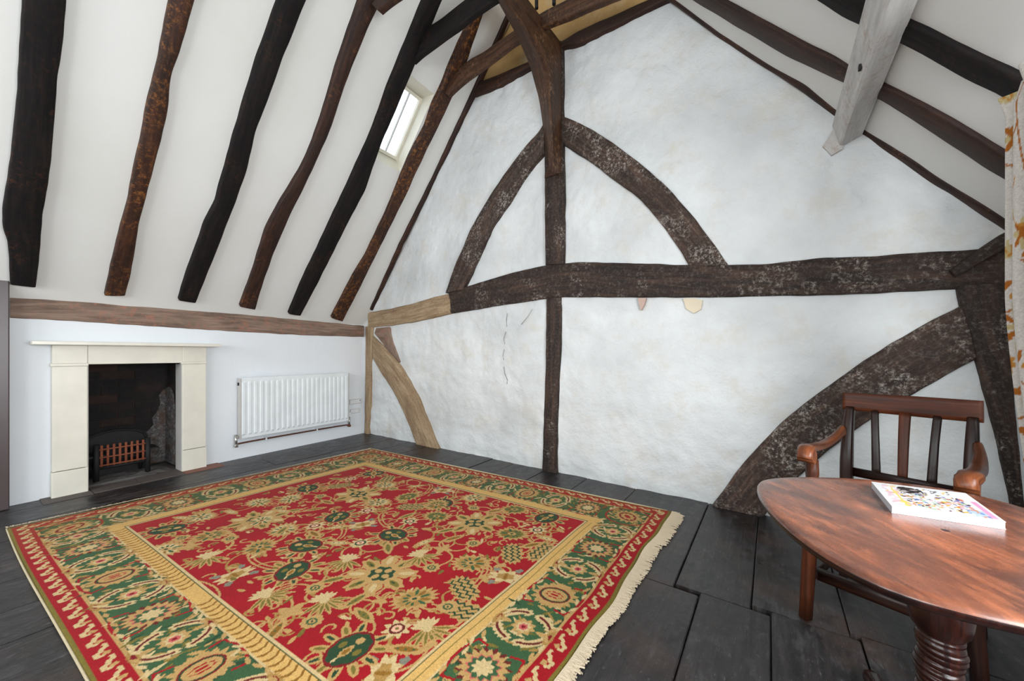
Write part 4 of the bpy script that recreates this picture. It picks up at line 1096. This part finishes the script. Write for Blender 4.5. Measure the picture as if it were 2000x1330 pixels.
# olive view-angle pile sheen painted into the far borders, then wool noise
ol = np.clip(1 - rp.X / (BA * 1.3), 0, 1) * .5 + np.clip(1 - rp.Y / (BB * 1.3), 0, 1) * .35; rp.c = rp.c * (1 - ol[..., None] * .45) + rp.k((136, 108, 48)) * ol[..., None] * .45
rp.c *= (1 + rng.normal(0, .07, rp.c.shape[:2])[..., None]).astype(np.float32); np.clip(rp.c, 0, 1, out=rp.c)
def grid_mesh(name, P, cols, mat, parent=None):
    ny, nx = P.shape[:2]; me = bpy.data.meshes.new(name)
    me.vertices.add(nx * ny); me.vertices.foreach_set('co', P.astype(np.float32).ravel())
    ii = (np.arange(ny - 1)[:, None] * nx + np.arange(nx - 1)[None]).ravel()
    q = np.stack([ii, ii + 1, ii + nx + 1, ii + nx], 1).astype(np.int32)
    me.loops.add(q.size); me.loops.foreach_set('vertex_index', q.ravel()); me.polygons.add(len(q))
    me.polygons.foreach_set('loop_start', np.arange(0, q.size, 4, dtype=np.int32)); me.update(calc_edges=True)
    me.polygons.foreach_set('use_smooth', np.ones(len(q), bool))
    ca = me.color_attributes.new('Col', 'FLOAT_COLOR', 'POINT')
    ca.data.foreach_set('color', np.concatenate([cols.reshape(-1, 3), np.ones((nx * ny, 1), np.float32)], 1).astype(np.float32).ravel())
    me.materials.append(mat); me.update(); me.validate()
    o = bpy.data.objects.new(name, me); COL.objects.link(o)
    if parent is not None: o.parent = parent
    return o
U_, V_ = rp.X / RU, rp.Y / RV
# slightly wavy outline
wv = np.sin(U_ * 9) * .004 * (V_ ** 6) + .018 * np.sin(np.pi * np.clip(U_, 0, 1)) * V_ ** 8
XY = (1 - U_)[..., None] * ((1 - V_)[..., None] * rB + V_[..., None] * rA) + U_[..., None] * ((1 - V_)[..., None] * rC + V_[..., None] * rD)
XY[..., 1] -= wv
wu = (np.sin(V_ * 17) * .008 + np.sin(V_ * 41 + 1) * .004) * (U_ ** 10); XY[..., 0] += wu
Z = .011 + .0035 * np.sin(U_ * 12 + V_ * 5) * np.sin(V_ * 9 + 1) + (np.sin(V_ * 17 + .5) * .5 + .5) * .010 * U_ ** 16
# sag at the rim
edge = np.minimum(np.minimum(rp.X, RU - rp.X), np.minimum(rp.Y, RV - rp.Y)); Z = Z - .007 * np.clip(1 - edge / .012, 0, 1) * 1.0
rug = empty('patterned_rug', (*rug_xy(RU / 2, RV / 2), 0)); tag(rug, 'large red and green floral wool rug with cream fringed ends', 'rug')
Pg = np.concatenate([XY, Z[..., None]], 2)
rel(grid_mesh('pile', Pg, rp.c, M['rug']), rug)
# binding cords along the long sides
for row, nm in ((Pg[0], 'binding'), (Pg[-1], 'binding')):
    pts = [np.array([p[0], p[1], .007]) for p in row[::12]]
    off = .008 if row is Pg[-1] else .003
    sd = np.array([rA - rB, rA - rB])[0]; sd = sd / np.linalg.norm(sd) * (1 if row is Pg[-1] else -1)
    pts = [p + np.array([sd[0], sd[1], 0]) * off for p in pts]
    w = .018 if row is Pg[-1] else .008
    rel(loft(nm, pts, [(w, .011)] * len(pts), M['selvage'], None, n=8, power=2), rug)
# fringes: one ragged woven band and hundreds of strands per end
def fringe(col_pts, outd, base_w, strand, n, seed):
    r_ = random.Random(seed); vs, fs = [], []
    def quad_strip(P, w, hgt, sd):
        b = len(vs)
        for i, p in enumerate(P):
            ww = w * (1 - .3 * i / (len(P) - 1))
            for k_, (a, h_) in enumerate(((-1, 0), (0, 1), (1, 0))): vs.append(p + sd * a * ww + np.array([0, 0, hgt * h_]))
        for i in range(len(P) - 1):
            a = b + i * 3; fs.append((a, a + 1, a + 4, a + 3)); fs.append((a + 1, a + 2, a + 5, a + 4))
    cp = np.array(col_pts); 
    t = np.linspace(0, len(cp) - 1, n)
    for tt in t:
        i = min(int(tt), len(cp) - 2); p = cp[i] + (cp[i + 1] - cp[i]) * (tt - i); sd = cp[i + 1] - cp[i]; sd = sd / np.linalg.norm(sd)
        ln = base_w + strand * r_.uniform(.2, 1) * (1 + .6 * math.sin(tt * .09 + seed)); sk = r_.uniform(-.35, .35)
        P = []
        for q in range(5):
            s_ = q / 4
            d = outd * ln * s_ + sd * ln * sk * s_ * s_
            P.append(np.array([p[0] + d[0], p[1] + d[1], max(.0035, .011 - .006 * s_ + r_.uniform(-.001, .004) * (q > 0))]))
        quad_strip(P, r_.uniform(.0035, .006), .004, np.array([*sd[:2], 0]))
    o = mesh_obj('fringe', vs, fs, M['fringe']); tag(o, kind='stuff'); return rel(o, rug)
ou = (rC - rB) / np.linalg.norm(rC - rB)
fringe([(p[0], p[1], 0) for p in Pg[::10, -1]], np.array([ou[0], ou[1], 0]), .036, .032, 900, 1)
fringe([(p[0], p[1], 0) for p in Pg[::10, -1]], np.array([ou[0], ou[1], 0]), .026, .022, 700, 4)
fringe([(p[0], p[1], 0) for p in Pg[::10, 0]], -np.array([ou[0], ou[1], 0]), .012, .022, 900, 2)
# ================================================================== TABLE, BOOK, CHAIR, CURTAIN
TZ = .70
# table: traced rim on the top's height, closed on the far side
rim_px = [(1480, 950), (1487, 970), (1503, 992), (1530, 1020), (1565, 1050), (1605, 1078), (1655, 1108), (1710, 1135), (1780, 1160), (1860, 1184), (1930, 1200), (2000, 1212)]
near = [fl(x, y, TZ)[:2] for x, y in rim_px]
far_px = [(1478, 940), (1490, 934), (1520, 931), (1560, 930), (1620, 931), (1680, 934), (1740, 939), (1800, 946), (1860, 955), (1920, 967), (1980, 984), (2000, 991)]
far = [fl(x, y, TZ)[:2] for x, y in far_px]
tc = np.array([4.94, -1.80])
def polar(P): d = np.array(P) - tc; return math.atan2(d[1], d[0]), np.hypot(*d)
pr_ = sorted([polar(p) for p in near + far]); aa = np.array([p[0] for p in pr_]); rr = np.array([p[1] for p in pr_])
def rimr(a): return np.interp(a, np.r_[aa - 2 * math.pi, aa, aa + 2 * math.pi], np.r_[rr, rr, rr])
NA = 120; th_ = np.linspace(-math.pi, math.pi, NA, endpoint=False); R0 = np.array([rimr(a) for a in th_])
for _ in range(6): R0 = (np.roll(R0, 1) + 2 * R0 + np.roll(R0, -1)) / 4
tb = empty('pedestal_table', (tc[0], tc[1], 0)); tag(tb, 'round-cornered reddish wooden pedestal table carrying a book', 'table')
vs, fs, uv = [], [], []
prof = [(0.02, 0), (.5, 0), (.9, 0), (.975, -.0005), (.99, -.003), (.998, -.008), (1.0, -.014), (.99, -.021), (.97, -.026), (.5, -.026), (.02, -.026)]
gd = fl(1830, 1095, TZ) - fl(1640, 1000, TZ); ga = math.atan2(-gd[0], gd[1])
for f_, dz in prof:
    for a, r in zip(th_, R0):
        x, y = tc[0] + r * f_ * math.cos(a), tc[1] + r * f_ * math.sin(a)
        z = TZ + dz + (mn.noise(Vector((x * 3, y * 3, 1))) * .0015 if dz > -.001 else 0)
        vs.append((x, y, z)); uv.append((x * math.cos(ga) + y * math.sin(ga), -x * math.sin(ga) + y * math.cos(ga)))
for i in range(len(prof) - 1):
    for k_ in range(NA): a, b = i * NA + k_, i * NA + (k_ + 1) % NA; fs.append((a, a + NA, b + NA, b))
fs.append(tuple(range(NA))); fs.append(tuple((len(prof) - 1) * NA + q for q in range(NA - 1, -1, -1)))
tt = rel(mesh_obj('tabletop', vs, fs, M['table'], None, True, uv), tb)
tt.data.materials.append(M['turned'])
for q_, f_ in enumerate(tt.data.polygons): f_.material_index = 1 if 5 * NA <= q_ else 0
colc = tuple(CAM[:2] + ray(1836, 1200)[:2] * .785)
def twist(a, z):
    if z > .505 or z < .20: return 0.0
    e = min(1, (.505 - z) / .02, (z - .20) / .02)
    return e * (.085 * math.cos(a + 2 * math.pi * z / .067) + .09 * abs(math.cos(a * .5 + math.pi * z / .0140)) - .06)
prof = [(.03, .674), (.06, .674), (.058, .64), (.050, .625), (.054, .612), (.063, .60), (.070, .58), (.072, .56), (.070, .54), (.064, .522), (.052, .512), (.050, .507)]
zz = np.linspace(.505, .20, 190); prof += [(.0535, z) for z in zz]
prof += [(.056, .19), (.062, .17), (.064, .14), (.058, .11), (.04, .095), (.02, .09)]
prof = [(r * .68, z) for r, z in prof]
rel(lathe('column', prof[::-1], M['turned'], None, 64, twist, colc), tb)
rel(box('block', (colc[0] - .1, colc[1] - .1, .652), (.2, 0, 0), (0, .2, 0), (0, 0, .022), M['turned'], None, .004), tb)
fp_ = fl(1706, 1320, .05); LR = float(np.hypot(fp_[0] - colc[0], fp_[1] - colc[1]))
for q in range(3):
    a0 = math.atan2(fp_[1] - colc[1], fp_[0] - colc[0]) + q * 2 * math.pi / 3
    d = np.array([math.cos(a0), math.sin(a0)])
    P = [(colc[0] + d[0] * r, colc[1] + d[1] * r, z) for r, z in ((.02, .15), (LR * .3, .165), (LR * .55, .12), (LR * .8, .06), (LR, .032), (LR + .02, .026))]
    rel(loft('leg', P, [(.04, .075), (.042, .065), (.04, .05), (.038, .04), (.05, .04), (.045, .048)], M['turned'], None, sub=5), tb)
# book
bk = [(1701.5, 940.5), (1741.5, 988), (1965, 1019.5), (1886, 963)]
BT = .018
c0, c1_, c2, c3 = [fl(x, y, TZ + BT)[:2] for x, y in bk]
bp = Paint(.26, .20, .003, (240, 240, 240))
rb = random.Random(5)
def scatter(x0, x1, y0, y1, n, cols, s=.006):
    for _ in range(n): bp.blob(rb.uniform(x0, x1), rb.uniform(y0, y1), rb.uniform(0, 3.1), rb.uniform(s * .5, s * 1.6), rb.uniform(s * .4, s), rb.choice(cols))
scatter(.02, .06, .02, .18, 60, [(240, 200, 205), (245, 215, 150), (236, 214, 222), (250, 250, 250)], .009)
scatter(.07, .12, .12, .175, 100, [(60, 40, 44), (36, 26, 34), (130, 104, 104), (200, 190, 190)], .010)
scatter(.06, .22, .02, .13, 320, [(232, 196, 84), (226, 140, 110), (130, 150, 205), (250, 250, 250), (245, 245, 245), (120, 100, 110), (230, 200, 210), (205, 220, 200)], .006)
scatter(.12, .22, .13, .185, 45, [(70, 66, 72), (250, 250, 250), (250, 250, 250), (240, 214, 110)], .005)
bp.rect(.195, .235, .01, .055, (196, 212, 238)); scatter(.195, .235, .01, .055, 14, [(140, 160, 210), (230, 236, 245), (214, 170, 150)], .006)
bp.rect(.236, .252, .012, .125, (240, 178, 206)); bp.rect(.205, .245, .14, .185, (248, 248, 248)); bp.rect(.044, .05, .02, .16, (246, 226, 120))
Ub, Vb = bp.X / bp.X.max(), bp.Y / bp.Y.max()
XYb = (1 - Ub)[..., None] * ((1 - Vb)[..., None] * c1_ + Vb[..., None] * c0) + Ub[..., None] * ((1 - Vb)[..., None] * c2 + Vb[..., None] * c3)
bo = empty('book', (*((c0 + c2) / 2), TZ)); tag(bo, 'white paperback with a busy colourful cover lying on the table', 'book')
rel(grid_mesh('cover', np.concatenate([XYb, np.full(Ub.shape + (1,), TZ + BT)], 2), bp.c ** 1.3 * .54, M['print']), bo)
cc = (c0 + c1_ + c2 + c3) / 4
def bslab(name, z0, z1, k_, mat):
    q = [cc + (c - cc) * k_ for c in (c0, c1_, c2, c3)]; vs = [(*c, z0) for c in q] + [(*c, z1) for c in q]
    o = mesh_obj(name, vs, [(3, 2, 1, 0), (4, 5, 6, 7), (0, 1, 5, 4), (1, 2, 6, 5), (2, 3, 7, 6), (3, 0, 4, 7)], mat)
    bm = bmesh.new(); bm.from_mesh(o.data); bmesh.ops.recalc_face_normals(bm, faces=bm.faces[:]); bm.to_mesh(o.data); bm.free(); return rel(o, bo)
bslab('cover_board', TZ + BT - .0012, TZ + BT - .0003, 1.0, M['paper']); bslab('pages', TZ + .0018, TZ + BT - .0012, .99, M['paper']); bslab('back_cover', TZ + .0006, TZ + .0018, 1.0, M['paper'])

# armchair, local frame: x to the sitter's left in the picture's right, -y forward
ch = empty('armchair', (5.082, -.779, 0), -.34); tag(ch, 'dark wooden slat-back armchair with worn orange arms behind the table', 'chair')
wb, wf, dd = .194, .197, .447
def CH(o): o.parent = ch; return o
zc = .912
CH(loft('crest_rail', [(-wb - .018, .058, zc - .042), (-wb * .5, .068, zc - .043), (0, .072, zc - .043), (wb * .5, .068, zc - .043), (wb + .016, .058, zc - .042)], [(.022, .082), (.024, .086), (.024, .088), (.024, .088), (.022, .086)], M['chair_rail'], n=20, power=9, sub=6))
for sg in (-1, 1):
    CH(loft('back_post', [(sg * wb * .95, .056, zc - .07), (sg * wb * .95, .02, .74), (sg * wb * .95, -.005, .60), (sg * wb * .95, -.01, .43), (sg * wb, .0, .25), (sg * (wb + .01), .04, .0)], [(.036, .03), (.036, .038), (.042, .045), (.042, .045), (.036, .036), (.034, .034)], M['chair'], up=(1, 0, 0), n=16, power=7, sub=4))
CH(loft('lower_back_rail', [(-wb, .0, .55), (wb, .0, .55)], [(.02, .04)] * 2, M['chair'], n=12, power=6))
for q, (x, xb) in enumerate(((-.52, -.44), (-.02, -.02), (.47, .41))):
    CH(loft('back_slat', [(x * wb, .062, zc - .075), ((x + xb) / 2 * wb, .03, .72), (xb * wb, .004, .55)], [(.012, .026 + .012 * (q == 1)), (.012, .026 + .008 * (q == 1)), (.012, .03)], M['chair_rail'] if q == 1 else M['chair'], up=(1, 0, 0), n=16, power=8, sub=4))
# seat
vs, fs = [], []
so = [(-wb - .005, .02), (wb + .005, .02), (wf + .02, -dd - .01), (0, -dd - .025), (-wf - .02, -dd - .01)]
bm = bmesh.new(); bvs = [bm.verts.new((x, y, .415)) for x, y in so]; fa = bm.faces.new(bvs)
r_ = bmesh.ops.extrude_face_region(bm, geom=[fa]); bmesh.ops.translate(bm, vec=(0, 0, .028), verts=[g for g in r_['geom'] if isinstance(g, bmesh.types.BMVert)])
bmesh.ops.bevel(bm, geom=bm.edges[:], offset=.007, segments=3, affect='EDGES'); CH(bm_obj('seat', bm, M['chair']))
CH(loft('seat_rail', [(-wf, -dd + .03, .385), (wf, -dd + .03, .385)], [(.022, .06)] * 2, M['chair'], n=12, power=6))
for sg in (-1, 1):
    CH(loft('seat_rail', [(sg * wf, -dd + .03, .385), (sg * wb, 0, .385)], [(.022, .06)] * 2, M['chair'], n=12, power=6))
    CH(loft('front_leg', [(sg * (wf + .005), -dd + .035, .665), (sg * (wf + .008), -dd + .035, .43), (sg * (wf + .03), -dd + .045, .0)], [(.036, .032), (.042, .04), (.036, .036)], M['chair_rail'] if sg == -1 else M['chair'], n=12, power=6, sub=3))
    CH(loft('side_stretcher', [(sg * (wf + .02), -dd + .04, .165), (sg * (wb + .005), .02, .165)], [(.02, .03)] * 2, M['chair'], n=12, power=6))
    ap = [(sg * (wb + .005), .0, .745), (sg * (wb + .014), -.07, .722), (sg * (wb + (.028 if sg < 0 else .016)), -.16, .70), (sg * (wb + (.036 if sg < 0 else .014)), -.26, .698), (sg * (wf + (.03 if sg < 0 else .006)), -.37, .712), (sg * (wf + .012), -.45, .722), (sg * (wf + .006), -.482, .712), (sg * (wf + .006), -.492, .69)]
    ap = [(x, y, z - .008) for x, y, z in ap]
    CH(loft('arm', ap, [(.028, .05), (.034, .034), (.044, .028), (.05, .028), (.054, .03), (.058, .036), (.055, .04), (.046, .03)], M['chair_arm'], n=16, power=2.6, sub=5))
    # scroll under the hand end
    sc = [(sg * (wf + .006) - .026, -dd - .022, .69), (sg * (wf + .006) + .026, -dd - .022, .69)]
    CH(loft('arm_scroll', sc, [(.052, .054)] * 2, M['chair_arm'], n=20, power=2))
CH(loft('cross_stretcher', [(-(wf + .01), -dd * .72, .165), (wf + .01, -dd * .72, .165)], [(.026, .05)] * 2, M['chair'], n=12, power=6))

# curtain: gathered crewelwork linen hanging in front of the side window
cpn = Paint(1.5, 1.84, .006, (205, 201, 194))
rc = random.Random(11)
CO, CO2, CO3 = (164, 98, 36), (184, 130, 58), (190, 174, 128)
for i in range(5):
    x = .055 + i * .3; amp_ = .025 if i == 0 else .06; P = []
    for j in range(60): z = j / 59 * 1.84; P.append((x + amp_ * math.sin(z * 5 + i * 2), z))
    cpn.stroke(P, .0045, CO)
    for j in range(14 if i == 0 else 9):
        z = .1 + j * (.128 if i == 0 else .2) + rc.uniform(-.03, .03); xx = x + amp_ * math.sin(z * 5 + i * 2); sg = rc.choice([-1, 1])
        cpn.stroke(arc(xx + sg * .05, z, .05, math.pi if sg > 0 else 0, (math.pi + 2.2 * sg) if sg > 0 else -2.2 * sg * -1, 8), .004, CO)
        fx, fz = xx + sg * (.04 if i == 0 else .075), z + .045
        k_ = rc.choice([0, 1, 1, 2, 3, 3])
        if k_ == 0:
            for q in range(8): cpn.blob(fx, fz, q * .785, .028, .011, CO if q % 2 else CO3, point=True, dx=.03)
            cpn.blob(fx, fz, 0, .016, .016, CO)
        elif k_ == 1: cpn.blob(fx, fz, 1.2, .04, .022, CO2, .3, 7); cpn.blob(fx, fz, 1.2, .02, .01, CO)
        elif k_ == 2:
            for q in range(5): cpn.blob(fx, fz, .6 + q * .5, .035, .010, CO2 if q % 2 else CO3, point=True, dx=.03)
        else: cpn.blob(fx, fz, rc.uniform(0, 3), .03, .013, CO, point=True); cpn.blob(fx + .03, fz - .03, rc.uniform(0, 3), .024, .01, CO2, point=True)
for (x, z) in ((.05, 1.02), (.09, .42), (.40, 1.3)):
    for q in range(10): cpn.blob(x, z, q * .63, .042, .012, [CO, CO3][q % 2], .3, 3, point=True, dx=.05)
    cpn.blob(x, z, 0, .02, .02, CO)
for i in range(40):
    x, z = rc.uniform(0, 1.45), rc.uniform(.05, 1.8); a_ = rc.uniform(0, 6.28)
    cpn.stroke(arc(x, z, .06, a_, a_ + 1.6, 8), .0035, CO2); cpn.blob(x + .06 * math.cos(a_), z + .06 * math.sin(a_), a_ + 1, .018, .008, CO3, point=True)
Uc, Vc = cpn.X / cpn.X.max(), cpn.Y / cpn.Y.max()
ztop, zbot = 2.0, .18
cs = Uc * .52                                  # hung length along -y, gathered
ph = Uc * 2 * math.pi * 4.5
px0, py0 = 5.295, -.985
xc = px0 + .03 * np.sin(ph - .2) * (.75 + .25 * (1 - Vc)) + .01 * np.sin(ph * .5)
yc_ = py0 - cs
zz_ = zbot + Vc * (ztop - zbot)
lean = np.clip((1.30 - zz_), 0, None) ** 1.3 * .085
xc = xc + lean * .819; yc_ = yc_ - lean * .573
top = np.clip((zz_ - 1.93) / .07, 0, 1); xc = xc - .018 * top * np.cos(ph * .5 + .3)
cu = grid_mesh('curtain', np.stack([xc, yc_, zz_], 2), cpn.c, M['linen'])
cu.modifiers.new('thickness', 'SOLIDIFY').thickness = .003
tag(cu, 'off-white curtain embroidered with orange flowers beside the corner post', 'curtain')
cr = empty('curtain_rod', (5.31, -1.9, 1.98)); tag(cr, 'slim dark iron rod carrying the patterned curtain', 'curtain rod')
rel(tube('rod', [(5.33, -.93, 1.99), (5.33, -3.3, 1.99)], .009, M['iron'], None, 10), cr)
for y in (-1.6, -3.2):
    rel(tube('bracket', [(5.33, y, 1.99), (5.40, y, 1.99)], .007, M['iron'], None, 8), cr)
for q in range(7): rel(tube('ring', [(5.33 + .018 * math.cos(t), -1.02 - q * .072, 1.99 + .018 * math.sin(t) - .004) for t in np.linspace(0, 6.28, 13)], .002, M['iron'], None, 5), cr)
